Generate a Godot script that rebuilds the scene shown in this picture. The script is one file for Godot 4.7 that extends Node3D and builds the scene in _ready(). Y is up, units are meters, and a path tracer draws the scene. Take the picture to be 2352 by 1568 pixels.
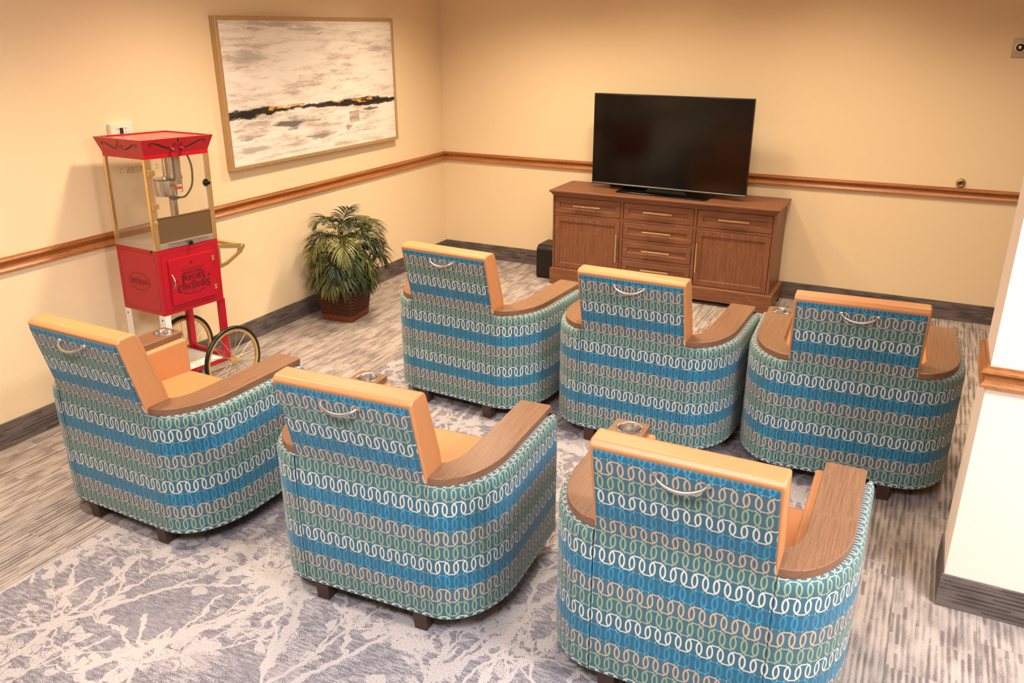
extends Node3D
# A lounge with six patterned armchairs before a television. The corner of the left and the back wall stands at the origin.

var M := {}
var rng := RandomNumberGenerator.new()
const CEIL := 2.6


# ------------------------------------------------------------------ mesh builder
class Geo:
	var v := PackedVector3Array()
	var n := PackedVector3Array()
	var t := PackedVector2Array()
	var ix := PackedInt32Array()
	var xf := Transform3D.IDENTITY

	func add(p: Vector3, nn: Vector3, uv := Vector2.ZERO) -> int:
		v.append(xf * p)
		n.append((xf.basis * nn).normalized())
		t.append(uv)
		return v.size() - 1

	func tri(a: int, b: int, c: int) -> void:
		var g := (v[b] - v[a]).cross(v[c] - v[a])
		if g.length_squared() < 1e-18:
			return
		if g.dot(n[a] + n[b] + n[c]) > 0.0:
			ix.append_array([a, c, b])
		else:
			ix.append_array([a, b, c])

	func quad(a: int, b: int, c: int, d: int) -> void:
		tri(a, b, c)
		tri(a, c, d)

	# a flat four-sided face; uv in metres, V along the grain
	func face(p: Array, nn: Vector3, grain := Vector3.UP) -> void:
		var gd := (grain - nn * grain.dot(nn))
		if gd.length() < 0.05:
			gd = Vector3.RIGHT if absf(nn.x) < 0.7 else Vector3.UP
			gd = gd - nn * gd.dot(nn)
		gd = gd.normalized()
		var ud := gd.cross(nn)
		var k := []
		for q in p:
			k.append(add(q, nn, Vector2(q.dot(ud), q.dot(gd))))
		for i in range(2, k.size()):
			tri(k[0], k[i - 1], k[i])

	# a box with rounded edges
	func box(c: Vector3, s: Vector3, bev := 0.003, grain := Vector3.UP, off := Vector2.ZERO) -> void:
		var h := s * 0.5
		var e := minf(bev, minf(h.x, minf(h.y, h.z)) * 0.9)
		var id := {}
		for ax in 3:
			for sg in [-1.0, 1.0]:
				var nn := Vector3.ZERO
				nn[ax] = sg
				var gd := grain - nn * grain.dot(nn)
				if gd.length() < 0.05:
					gd = Vector3.RIGHT if ax != 0 else Vector3.UP
				gd = gd.normalized()
				var ud := Vector3(absf(gd.y) + absf(gd.z), 0, 0) if ax != 0 else (Vector3(0, 0, 1) if absf(gd.y) > 0.5 else Vector3(0, 1, 0))
				if ax != 0:
					ud = Vector3(1, 0, 0) if absf(gd.x) < 0.5 else (Vector3(0, 0, 1) if ax == 1 else Vector3(0, 1, 0))
				for b in 4:
					var u := (ax + 1) % 3
					var w := (ax + 2) % 3
					var su := -1.0 if b & 1 == 0 else 1.0
					var sw := -1.0 if b & 2 == 0 else 1.0
					var p := Vector3.ZERO
					p[ax] = sg * h[ax]
					p[u] = su * (h[u] - e)
					p[w] = sw * (h[w] - e)
					var sv := Vector3.ZERO
					sv[ax] = sg
					sv[u] = su
					sv[w] = sw
					id[[ax, sv]] = add(c + p, nn, Vector2((c + p).dot(ud), (c + p).dot(gd)) + off)
		for ax in 3:
			var u := (ax + 1) % 3
			var w := (ax + 2) % 3
			for sg in [-1.0, 1.0]:
				var q := []
				for m in [[-1.0, -1.0], [1.0, -1.0], [1.0, 1.0], [-1.0, 1.0]]:
					var sv := Vector3.ZERO
					sv[ax] = sg
					sv[u] = m[0]
					sv[w] = m[1]
					q.append(id[[ax, sv]])
				quad(q[0], q[1], q[2], q[3])
			for su in [-1.0, 1.0]:
				for sw in [-1.0, 1.0]:
					var lo := Vector3.ZERO
					lo[ax] = -1.0
					lo[u] = su
					lo[w] = sw
					var hi := lo
					hi[ax] = 1.0
					quad(id[[u, lo]], id[[u, hi]], id[[w, hi]], id[[w, lo]])
		for sx in [-1.0, 1.0]:
			for sy in [-1.0, 1.0]:
				for sz in [-1.0, 1.0]:
					var sv := Vector3(sx, sy, sz)
					tri(id[[0, sv]], id[[1, sv]], id[[2, sv]])

	# rounds the corners of a polygon; returns [point, normal] pairs, a corner of radius 0 twice
	static func soft(pts: Array, rad: Array, seg := 5) -> Array:
		var area := 0.0
		var k := pts.size()
		for i in k:
			var a: Vector2 = pts[i]
			var b: Vector2 = pts[(i + 1) % k]
			area += a.x * b.y - b.x * a.y
		if area < 0.0:
			pts = pts.duplicate()
			rad = rad.duplicate()
			pts.reverse()
			rad.reverse()
		var out := []
		for i in k:
			var p: Vector2 = pts[i]
			var d0: Vector2 = (p - pts[(i - 1 + k) % k])
			var d1: Vector2 = (pts[(i + 1) % k] - p)
			var l := minf(d0.length(), d1.length())
			d0 = d0.normalized()
			d1 = d1.normalized()
			var n0 := Vector2(d0.y, -d0.x)
			var n1 := Vector2(d1.y, -d1.x)
			var ang := absf(d0.angle_to(d1))
			var r: float = rad[i]
			var cut := minf(r * tan(ang * 0.5), l * 0.49)
			if r <= 0.0 or ang < 0.02:
				out.append([p, n0])
				if ang > 0.02:
					out.append([p, n1])
				continue
			var a := p - d0 * cut
			var b := p + d1 * cut
			var rr := cut / tan(ang * 0.5)
			var sgn := signf(d0.cross(d1))
			var c := a - n0 * rr * sgn
			for j in seg + 1:
				var nn := n0.rotated(n0.angle_to(n1) * j / seg)
				out.append([c + nn * rr * sgn, nn])
		return out

	# a plan (x, y of o) pushed along its z from z0 to z1, the rims rounded by r; o: the frame of the plan
	func push(outline: Array, z0: float, z1: float, r: float, o: Transform3D, grain := Vector3.UP, seg := 3, ends := 3) -> void:
		var keep := xf
		xf = xf * o
		var lg := o.basis.inverse() * grain
		var k := outline.size()
		var rows := []
		if r > 0.0:
			for j in seg + 1:
				var a := PI * 0.5 * (1.0 - float(j) / seg)
				rows.append([z0 + r - r * sin(a), r - r * cos(a), -sin(a), cos(a)])
			for j in seg + 1:
				var a := PI * 0.5 * float(j) / seg
				rows.append([z1 - r + r * sin(a), r - r * cos(a), sin(a), cos(a)])
		else:
			rows = [[z0, 0.0, 0.0, 1.0], [z1, 0.0, 0.0, 1.0]]
		var ins := []  # how far each point moves in for an inset of 1; twin points of a sharp corner move together
		for i in k:
			var nn: Vector2 = outline[i][1]
			for m in [(i + 1) % k, (i - 1 + k) % k]:
				if (outline[m][0] as Vector2).distance_to(outline[i][0]) < 1e-6:
					nn = (nn + outline[m][1]) / (1.0 + (outline[i][1] as Vector2).dot(outline[m][1]))
					break
			ins.append(nn)
		var ring := []
		var run := 0.0
		var along := []
		for i in k + 1:
			along.append(run)
			run += (outline[(i + 1) % k][0] as Vector2).distance_to(outline[i % k][0])
		for row in rows:
			var ids := []
			for i in k + 1:
				var p: Vector2 = outline[i % k][0]
				var nn: Vector2 = outline[i % k][1]
				p -= ins[i % k] * row[1]
				var uv := Vector2(along[i], row[0]) if absf(lg.z) > 0.7 else Vector2(row[0], p.dot(Vector2(lg.x, lg.y).normalized()))
				if absf(lg.z) > 0.7:
					uv = Vector2(along[i], row[0])
				ids.append(add(Vector3(p.x, p.y, row[0]), Vector3(nn.x * row[3], nn.y * row[3], row[2]), uv))
			ring.append(ids)
		for j in ring.size() - 1:
			for i in k:
				quad(ring[j][i], ring[j][i + 1], ring[j + 1][i + 1], ring[j + 1][i])
		for e in 2:
			if not (ends & (1 << e)):
				continue
			var poly := PackedVector2Array()
			for i in k:
				var q: Vector2 = outline[i][0] - ins[i] * r
				if poly.is_empty() or (poly[-1].distance_to(q) > 1e-5 and poly[0].distance_to(q) > 1e-5):
					poly.append(q)
			var f := Geometry2D.triangulate_polygon(poly)
			if f.is_empty():
				print("no cap for an outline starting at ", poly[0])
			var at := []
			var gd := Vector2(lg.x, lg.y)
			gd = gd.normalized() if gd.length() > 0.3 else Vector2(0, 1)
			for q in poly:
				at.append(add(Vector3(q.x, q.y, z0 if e == 0 else z1), Vector3(0, 0, -1 if e == 0 else 1), Vector2(q.dot(Vector2(gd.y, -gd.x)), q.dot(gd))))
			for i in range(0, f.size(), 3):
				tri(at[f[i]], at[f[i + 1]], at[f[i + 2]])
		xf = keep

	# stacked rectangles [x0, x1, z0, z1, y], flat sides between them
	func stack(rects: Array, cap_low := true, cap_top := true, grain := Vector3.RIGHT) -> void:
		for j in rects.size() - 1:
			var a: Array = rects[j]
			var b: Array = rects[j + 1]
			var pa := [Vector3(a[0], a[4], a[3]), Vector3(a[1], a[4], a[3]), Vector3(a[1], a[4], a[2]), Vector3(a[0], a[4], a[2])]
			var pb := [Vector3(b[0], b[4], b[3]), Vector3(b[1], b[4], b[3]), Vector3(b[1], b[4], b[2]), Vector3(b[0], b[4], b[2])]
			for i in 4:
				var e: Vector3 = pa[(i + 1) % 4] - pa[i]
				var w: Vector3 = pb[i] - pa[i]
				var nn := e.cross(w)
				if nn.length() < 1e-9:
					nn = (pb[(i + 1) % 4] - pb[i]).cross(w)
				var mid := Vector3((a[0] + a[1]) * 0.5, a[4], (a[2] + a[3]) * 0.5)
				var flat: bool = absf(a[4] - b[4]) < 1e-6
				nn = nn.normalized()
				if not flat and nn.dot(pa[i] - mid + e * 0.5) < 0.0 and absf(nn.y) < 0.95:
					pass
				face([pa[i], pa[(i + 1) % 4], pb[(i + 1) % 4], pb[i]], nn, grain if absf(e.normalized().dot(grain)) > 0.5 or absf(grain.y) > 0.5 else e.normalized())
		for e in 2:
			if (e == 0 and not cap_low) or (e == 1 and not cap_top):
				continue
			var a: Array = rects[0] if e == 0 else rects[-1]
			face([Vector3(a[0], a[4], a[3]), Vector3(a[1], a[4], a[3]), Vector3(a[1], a[4], a[2]), Vector3(a[0], a[4], a[2])], Vector3.DOWN if e == 0 else Vector3.UP, grain)

	# a round bar along a path; rad is a number or one per point
	func tube(path: Array, rad: Variant, sides := 8, closed := false, caps := true) -> void:
		var k := path.size()
		var last := Vector3.ZERO
		var ring := []
		var run := 0.0
		var total := k + 1 if closed else k
		for i in total:
			var p: Vector3 = path[i % k]
			var a: Vector3 = path[(i - 1 + k) % k] if closed or i > 0 else p
			var b: Vector3 = path[(i + 1) % k] if closed or i < k - 1 else p
			var d := (b - a).normalized()
			var side := last - d * last.dot(d)
			if side.length() < 0.1:
				side = d.cross(Vector3.UP if absf(d.y) < 0.9 else Vector3.RIGHT)
			side = side.normalized()
			last = side
			var up := d.cross(side)
			var r: float = rad[i % k] if rad is Array else rad
			if i > 0:
				run += p.distance_to(path[(i - 1) % k])
			var ids := []
			for j in sides + 1:
				var w := TAU * j / sides
				var nn := side * cos(w) + up * sin(w)
				ids.append(add(p + nn * r, nn, Vector2(float(j) / sides * TAU * r, run)))
			ring.append(ids)
		for i in total - 1:
			for j in sides:
				quad(ring[i][j], ring[i][j + 1], ring[i + 1][j + 1], ring[i + 1][j])
		if caps and not closed:
			for e in 2:
				var i := 0 if e == 0 else k - 1
				var d: Vector3 = (path[0] - path[1] if e == 0 else path[k - 1] - path[k - 2]).normalized()
				var c := add(path[i], d)
				var ids := []
				for j in sides:
					ids.append(add(xf.affine_inverse() * v[ring[i][j]], d))
				for j in sides:
					tri(c, ids[j], ids[(j + 1) % sides])

	# a profile of (radius, height) turned round the y axis of o
	func lathe(prof: Array, o: Transform3D, sides := 24, sharp := 0.6) -> void:
		var keep := xf
		xf = xf * o
		var k := prof.size()
		for j in k - 1:
			var a: Vector2 = prof[j]
			var b: Vector2 = prof[j + 1]
			var d := (b - a).normalized()
			var na := Vector2(d.y, -d.x)
			var nb := na
			if j > 0:
				var d0: Vector2 = (a - prof[j - 1]).normalized()
				if absf(d0.angle_to(d)) < sharp:
					na = (na + Vector2(d0.y, -d0.x)).normalized()
			if j < k - 2:
				var d2: Vector2 = (prof[j + 2] - b).normalized()
				if absf(d.angle_to(d2)) < sharp:
					nb = (nb + Vector2(d2.y, -d2.x)).normalized()
			var last := []
			for i in sides + 1:
				var w := TAU * i / sides
				var c := Vector3(cos(w), 0, sin(w))
				var q := [add(c * a.x + Vector3(0, a.y, 0), c * na.x + Vector3(0, na.y, 0), Vector2(w, a.y)), add(c * b.x + Vector3(0, b.y, 0), c * nb.x + Vector3(0, nb.y, 0), Vector2(w, b.y))]
				if i > 0:
					quad(last[0], q[0], q[1], last[1])
				last = q
		xf = keep

	# a profile of (reach, height) carried along a line on the plan; reach goes to the left of the way
	func moulding(path: Array, prof: Array, sharp := 0.5) -> void:
		var k := path.size()
		var off := []
		for i in k:
			var d0: Vector2 = (path[i] - path[i - 1]).normalized() if i > 0 else Vector2.ZERO
			var d1: Vector2 = (path[i + 1] - path[i]).normalized() if i < k - 1 else Vector2.ZERO
			var n0 := Vector2(d0.y, -d0.x)
			var n1 := Vector2(d1.y, -d1.x)
			off.append((n0 + n1) / (1.0 + n0.dot(n1)) if i > 0 and i < k - 1 else n0 + n1)
		var run := 0.0
		for i in k - 1:
			var d: Vector2 = (path[i + 1] - path[i]).normalized()
			var nl := Vector2(d.y, -d.x)
			var len: float = path[i].distance_to(path[i + 1])
			var across := 0.0
			for j in prof.size() - 1:
				var a: Vector2 = prof[j]
				var b: Vector2 = prof[j + 1]
				var e := (b - a).normalized()
				var na := Vector2(e.y, -e.x)
				var nb := na
				if j > 0:
					var e0: Vector2 = (a - prof[j - 1]).normalized()
					if absf(e0.angle_to(e)) < sharp:
						na = (na + Vector2(e0.y, -e0.x)).normalized()
				if j < prof.size() - 2:
					var e2: Vector2 = (prof[j + 2] - b).normalized()
					if absf(e.angle_to(e2)) < sharp:
						nb = (nb + Vector2(e2.y, -e2.x)).normalized()
				var q := []
				for m in [[i, a, na, 0.0, across], [i + 1, a, na, len, across], [i + 1, b, nb, len, across + a.distance_to(b)], [i, b, nb, 0.0, across + a.distance_to(b)]]:
					var pt: Vector2 = path[m[0]] + off[m[0]] * m[1].x
					var nn: Vector2 = nl * m[2].x
					q.append(add(Vector3(pt.x, m[1].y, pt.y), Vector3(nn.x, m[2].y, nn.y), Vector2(m[4], run + m[3])))
				quad(q[0], q[1], q[2], q[3])
				across += a.distance_to(b)
			run += len
		for e in 2:  # the cut ends
			var i := 0 if e == 0 else k - 1
			var d: Vector2 = (path[0] - path[1] if e == 0 else path[k - 1] - path[k - 2]).normalized()
			var poly := PackedVector2Array()
			for q in prof:
				poly.append(q)
			var f := Geometry2D.triangulate_polygon(poly)
			var at := []
			for q in poly:
				var pt: Vector2 = path[i] + off[i] * q.x
				at.append(add(Vector3(pt.x, q.y, pt.y), Vector3(d.x, 0, d.y), q))
			for m in range(0, f.size(), 3):
				tri(at[f[m]], at[f[m + 1]], at[f[m + 2]])

	# a flat band of ink or metal of changing width, a hair proud of the plane of o
	func ribbon(path: Array, wid: Array, o: Transform3D, thick := 0.0006) -> void:
		var keep := xf
		xf = xf * o
		var k := path.size()
		var top := []
		for i in k:
			var d: Vector2 = (path[mini(i + 1, k - 1)] - path[maxi(i - 1, 0)]).normalized()
			var s: Vector2 = Vector2(-d.y, d.x) * wid[i] * 0.5
			var p: Vector2 = path[i]
			top.append([add(Vector3(p.x + s.x, p.y + s.y, thick), Vector3.BACK), add(Vector3(p.x - s.x, p.y - s.y, thick), Vector3.BACK), add(Vector3(p.x + s.x, p.y + s.y, 0), Vector3(s.x, s.y, 0.001)), add(Vector3(p.x - s.x, p.y - s.y, 0), Vector3(-s.x, -s.y, 0.001))])
		for i in k - 1:
			quad(top[i][0], top[i][1], top[i + 1][1], top[i + 1][0])
			quad(top[i][0], top[i + 1][0], top[i + 1][2], top[i][2])
			quad(top[i][1], top[i + 1][1], top[i + 1][3], top[i][3])
		xf = keep

	func mesh() -> ArrayMesh:
		var a := []
		a.resize(Mesh.ARRAY_MAX)
		a[Mesh.ARRAY_VERTEX] = v
		a[Mesh.ARRAY_NORMAL] = n
		a[Mesh.ARRAY_TEX_UV] = t
		a[Mesh.ARRAY_INDEX] = ix
		var m := ArrayMesh.new()
		m.add_surface_from_arrays(Mesh.PRIMITIVE_TRIANGLES, a)
		return m


# ------------------------------------------------------------------ scene helpers
func numbered(parent: Node, called: String) -> String:
	if not parent.has_node(called):
		return called
	var k := 1
	while parent.has_node("%s_%03d" % [called, k]):
		k += 1
	return "%s_%03d" % [called, k]


func hang(o: Node3D, called: String, parent: Node) -> void:
	o.name = numbered(parent, called)
	parent.add_child(o, true)


func part(called: String, g: Geo, m: Material, parent: Node = self) -> MeshInstance3D:
	return put(called, g.mesh(), m, parent)


func put(called: String, mesh: Mesh, m: Material, parent: Node = self) -> MeshInstance3D:
	var o := MeshInstance3D.new()
	o.mesh = mesh
	o.material_override = m
	hang(o, called, parent)
	return o


func tag(o: Node, label: String, category: String, group := "") -> Node:
	o.set_meta("label", label)
	o.set_meta("category", category)
	if group:
		o.set_meta("group", group)
	return o


func thing(called: String, at: Vector3, turn: float, label: String, category: String, group := "") -> Node3D:
	var o := Node3D.new()
	hang(o, called, self)
	o.position = at
	o.rotation.y = turn
	tag(o, label, category, group)
	return o


func struct(called: String, g: Geo, m: Material) -> MeshInstance3D:
	var o := part(called, g, m)
	o.set_meta("kind", "structure")
	return o


func mat(c: Color, rough := 0.6, metal := 0.0, spec := 0.5) -> StandardMaterial3D:
	var m := StandardMaterial3D.new()
	m.albedo_color = c
	m.roughness = rough
	m.metallic = metal
	m.metallic_specular = spec
	return m


func rgb(r: int, g: int, b: int) -> Color:
	return Color8(r, g, b)


func noise(seed_: int, freq: float, oct := 3) -> FastNoiseLite:
	var f := FastNoiseLite.new()
	f.seed = seed_
	f.noise_type = FastNoiseLite.TYPE_SIMPLEX_SMOOTH
	f.frequency = freq
	f.fractal_octaves = oct
	return f


# bytes of a noise picture, drawn w0 x h0 and then stretched to w x h
func field(seed_: int, freq: float, w: int, h: int, w0: int, h0: int, oct := 3) -> PackedByteArray:
	var im := noise(seed_, freq, oct).get_seamless_image(w0, h0)
	im.convert(Image.FORMAT_L8)
	if w0 != w or h0 != h:
		im.resize(w, h, Image.INTERPOLATE_CUBIC)
	return im.get_data()


func picture(w: int, h: int, data: PackedByteArray) -> ImageTexture:
	return ImageTexture.create_from_image(Image.create_from_data(w, h, false, Image.FORMAT_RGB8, data))


func bump(seed_: int, freq: float, size: int, strength: float) -> NoiseTexture2D:
	var t := NoiseTexture2D.new()
	t.width = size
	t.height = size
	t.seamless = true
	t.as_normal_map = true
	t.bump_strength = strength
	t.noise = noise(seed_, freq, 3)
	return t


# ------------------------------------------------------------------ textures
func wood_texture(seed_: int, dark: Color, light: Color, pores: float, wave: float) -> ImageTexture:
	var w := 512
	var h := 1024
	var slow := field(seed_, 0.012, w, h, 512, 48, 2)
	var fine := field(seed_ + 1, 0.12, w, h, 512, 40, 2)
	var pore := field(seed_ + 2, 0.35, w, h, 512, 96, 1)
	var d := PackedByteArray()
	d.resize(w * h * 3)
	for i in w * h:
		var x := i % w
		var s := slow[i] / 255.0
		var ring := 0.5 + 0.5 * sin((x / float(w) * 6.0 + s * wave) * TAU)
		var f := clampf(0.25 + 0.38 * ring + (fine[i] / 255.0 - 0.5) * 0.9, 0.0, 1.0)
		var p := clampf((0.36 - pore[i] / 255.0) * 6.0, 0.0, 1.0) * pores
		var c := dark.lerp(light, f)
		d[i * 3] = int(c.r8 * (1.0 - p))
		d[i * 3 + 1] = int(c.g8 * (1.0 - p))
		d[i * 3 + 2] = int(c.b8 * (1.0 - p))
	return picture(w, h, d)


# interlinked rings in rows of blue, tan, green and white: 8 rings wide, 4 rows high
func fabric_texture() -> ImageTexture:
	var w := 1024
	var h := 512
	var ink := [rgb(52, 144, 188), rgb(194, 168, 144), rgb(146, 164, 136), rgb(212, 209, 202)]
	var ground := [rgb(38, 98, 126), rgb(68, 103, 119), rgb(64, 102, 114), rgb(58, 101, 118)]
	var tick := rgb(176, 176, 160)
	var grain := field(31, 0.30, w, h, w, h, 2)
	var patch := field(32, 0.006, w, h, w, h, 2)
	var d := PackedByteArray()
	d.resize(w * h * 3)
	var a := 47.5
	var b := 59.5
	for y in h:
		var row := y / 128
		var dy := (y % 128) - 63.5
		for x in w:
			var px := x % 128
			var g := (grain[y * w + x] / 255.0 - 0.5)
			var fade := patch[y * w + x] / 255.0
			var gc: Color = ground[row]
			gc = gc.lerp(ground[0], clampf(absf(dy) / 64.0 - 0.72, 0.0, 0.28) * (2.2 if (dy < 0.0 and row == 1) or (dy > 0.0 and row == 3) else 0.5))
			var c := gc * (1.0 + g * 0.5)
			var cover := 0.0
			for m in 5:
				var cx := -32.0 + m * 64.0 - 32.0
				var dx: float = px - cx
				if absf(dx) > 58.0:
					continue
				var up := m % 2 == 0
				var ex := absf(dx) / a
				var ey := absf(dy) / b
				var s := pow(pow(ex, 2.5) + pow(ey, 2.5), 1.0 / 2.5)
				var dist := absf(s - 1.0) * (a * ex * ex + b * ey * ey) / maxf(ex * ex + ey * ey, 0.001)
				if absf(dx) < 30.0 and (dy > 0.0 if up else dy < 0.0):
					continue
				cover = maxf(cover, clampf(5.9 - dist, 0.0, 1.0))
			if cover > 0.0:
				var ic: Color = ink[row]
				if row == 0:
					ic = ic.lerp(rgb(52, 118, 150), clampf(fade * 1.6 - 0.4, 0.0, 0.8))
				c = c.lerp(ic * (1.0 + g * 0.45), cover)
			if absf(dy) > 54.0:
				var q: float = absf(fposmod(px, 64.0) - 32.0)
				var tk := clampf(3.5 - absf(q - 12.0), 0.0, 1.0) * 0.8
				c = c.lerp(tick, tk)
			var i := (y * w + x) * 3
			d[i] = clampi(int(c.r * 255.0), 0, 255)
			d[i + 1] = clampi(int(c.g * 255.0), 0, 255)
			d[i + 2] = clampi(int(c.b * 255.0), 0, 255)
	return picture(w, h, d)


# broken dark streaks along V on a pale ground, 2 m wide and long
func stripe_texture(light: Color, dark: Color, seed_: int) -> ImageTexture:
	var w := 2048
	var h := 2048
	var streak := field(seed_, 0.045, w, h, 2048, 160, 2)
	var blot := field(seed_ + 1, 0.020, w, h, 1024, 512, 3)
	var fuzz := field(seed_ + 2, 0.22, w, h, w, h, 2)
	rng.seed = seed_
	var lines := 104  # dark lines across the tile, each broken into dashes of its own
	var dash := PackedByteArray()
	dash.resize(lines * h)
	for k in lines:
		var y := 0
		while y < h:
			var n := rng.randi_range(36, 230)
			var st := rng.randi_range(90, 255) if rng.randf() < 0.82 else rng.randi_range(0, 50)
			for q in range(y, mini(y + n, h)):
				dash[k * h + q] = st
			y += n
	var d := PackedByteArray()
	d.resize(w * h * 3)
	for y in h:
		for x in w:
			var i := y * w + x
			var f := (fuzz[i] - 127) / 255.0
			var sk := (streak[i] - 127) / 255.0
			var px := x + sk * 7.0
			var li := posmod(int(px / w * lines), lines)
			var fr := px / w * lines - floorf(px / w * lines)
			var line := clampf(1.7 - absf(fr - 0.5) * 4.6, 0.0, 1.0) * dash[li * h + y] / 255.0
			var k := line * 0.85 + sk * 0.8 + (blot[i] - 127) / 255.0 * 1.0 + f * 1.9 - 0.03
			k = clampf(k * 1.15 + 0.05, 0.0, 1.0)
			var g := 1.0 + f * 0.30
			d[i * 3] = clampi(int(lerpf(light.r8, dark.r8, k) * g), 0, 255)
			d[i * 3 + 1] = clampi(int(lerpf(light.g8, dark.g8, k) * g), 0, 255)
			d[i * 3 + 2] = clampi(int(lerpf(light.b8, dark.b8, k) * g), 0, 255)
	return picture(w, h, d)


var ink_map: PackedByteArray
const LW := 2048


func stamp(c: Vector2, along: Vector2, a: float, b: float, value := 255) -> void:
	# an ellipse of half length a and half width b, in pixels
	var r := int(maxf(a, b)) + 2
	for y in range(int(c.y) - r, int(c.y) + r + 1):
		for x in range(int(c.x) - r, int(c.x) + r + 1):
			var p := Vector2(x, y) - c
			var u := p.dot(along) / a
			var w := p.cross(along) / b
			var s := 1.0 - sqrt(u * u + w * w)
			if s > -0.12:
				var i := posmod(y, LW) * LW + posmod(x, LW)
				ink_map[i] = maxi(ink_map[i], int(value * clampf((s + 0.12) * 3.5, 0.0, 1.0)))


func twig(p: Vector2, ang: float, length: float, wid: float, depth: int) -> void:
	var step := maxf(wid * 0.35, 3.0)
	var n := int(length / step)
	var bend := rng.randf_range(-0.5, 0.5) / maxf(n, 1)
	var leaf_in := rng.randi_range(3, 8)
	var fork_in := rng.randi_range(int(n * 0.3), int(n * 0.6) + 1)
	for i in n:
		ang += bend + rng.randf_range(-0.02, 0.02)
		p += Vector2.from_angle(ang) * step
		var w := wid * (1.0 - 0.45 * i / float(n))
		stamp(p, Vector2.from_angle(ang), w * 0.6, w * 0.5)
		fork_in -= 1
		if depth < 3 and fork_in == 0:
			var sd := 1.0 if rng.randf() < 0.5 else -1.0
			twig(p, ang + sd * rng.randf_range(0.4, 0.8), length * rng.randf_range(0.4, 0.65), w * 0.8, depth + 1)
			fork_in = rng.randi_range(int(n * 0.2), int(n * 0.4) + 1)
		leaf_in -= 1
		if depth > 0 and leaf_in <= 0 and i > n * 0.25:
			for m in rng.randi_range(1, 2):
				var la := ang + rng.randf_range(-1.2, 1.2)
				var size := rng.randf_range(12.0, 26.0)
				stamp(p + Vector2.from_angle(la) * (size + w * 0.5), Vector2.from_angle(la + rng.randf_range(-0.4, 0.4)), size, size * rng.randf_range(0.36, 0.6), rng.randi_range(190, 255))
			leaf_in = rng.randi_range(14, 32)


# pale branches and leaves on a mottled grey ground, 3 m wide and long
func leaf_texture() -> ImageTexture:
	var w := LW
	ink_map = PackedByteArray()
	ink_map.resize(w * w)
	rng.seed = 77
	for i in 54:  # spread evenly, staggered from row to row
		var col := i % 6 + (0.5 if int(i / 6) % 2 == 1 else 0.0)
		twig(Vector2(w * (col + rng.randf_range(0.15, 0.85)) / 6.0, w * (int(i / 6) + rng.randf_range(0.1, 0.9)) / 9.0), -PI * 0.5 + rng.randf_range(-0.5, 0.5), rng.randf_range(480, 800), rng.randf_range(16, 24), 0)
	for i in 70:  # clumps of loose leaves
		var c := Vector2(rng.randf() * w, rng.randf() * w)
		for m in rng.randi_range(3, 9):
			var s := rng.randf_range(10, 26)
			stamp(c + Vector2(rng.randfn(0, 45), rng.randfn(0, 45)), Vector2.from_angle(rng.randf() * TAU), s, s * 0.6, rng.randi_range(150, 255))
	var blot := field(50, 0.008, w, w, 1024, 1024, 4)
	var hatch := field(51, 0.10, w, w, 512, 2048, 2)
	var fuzz := field(52, 0.25, w, w, w, w, 2)
	var warp := field(53, 0.03, w, w, 1024, 1024, 3)
	var light := rgb(180, 170, 168)
	var dark := rgb(132, 126, 132)
	var d := PackedByteArray()
	d.resize(w * w * 3)
	for i in w * w:
		var f := (fuzz[i] - 127) / 255.0
		var hh := (hatch[i] - 127) / 255.0
		var worn := clampf((blot[i] - 128) / 255.0 * 2.4 + hh * 1.1 + f * 1.4, 0.0, 0.8)
		var wx := (warp[i] - 127) / 9
		var wy := (warp[(i + 700 * w + 311) % (w * w)] - 127) / 9
		var ink: float = ink_map[posmod(i / w + wy, w) * w + posmod(i % w + wx, w)] / 255.0
		var k := maxf(clampf((ink + f * 1.35 - 0.34) * 2.4, 0.0, 1.0), worn * 0.75)
		var g := 1.0 + f * (0.70 - 0.50 * k) + hh * 0.40 * (1.0 - k)
		d[i * 3] = clampi(int(lerpf(dark.r8, light.r8, k) * g), 0, 255)
		d[i * 3 + 1] = clampi(int(lerpf(dark.g8, light.g8, k) * g), 0, 255)
		d[i * 3 + 2] = clampi(int(lerpf(dark.b8, light.b8, k) * g), 0, 255)
	return picture(w, w, d)


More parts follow.
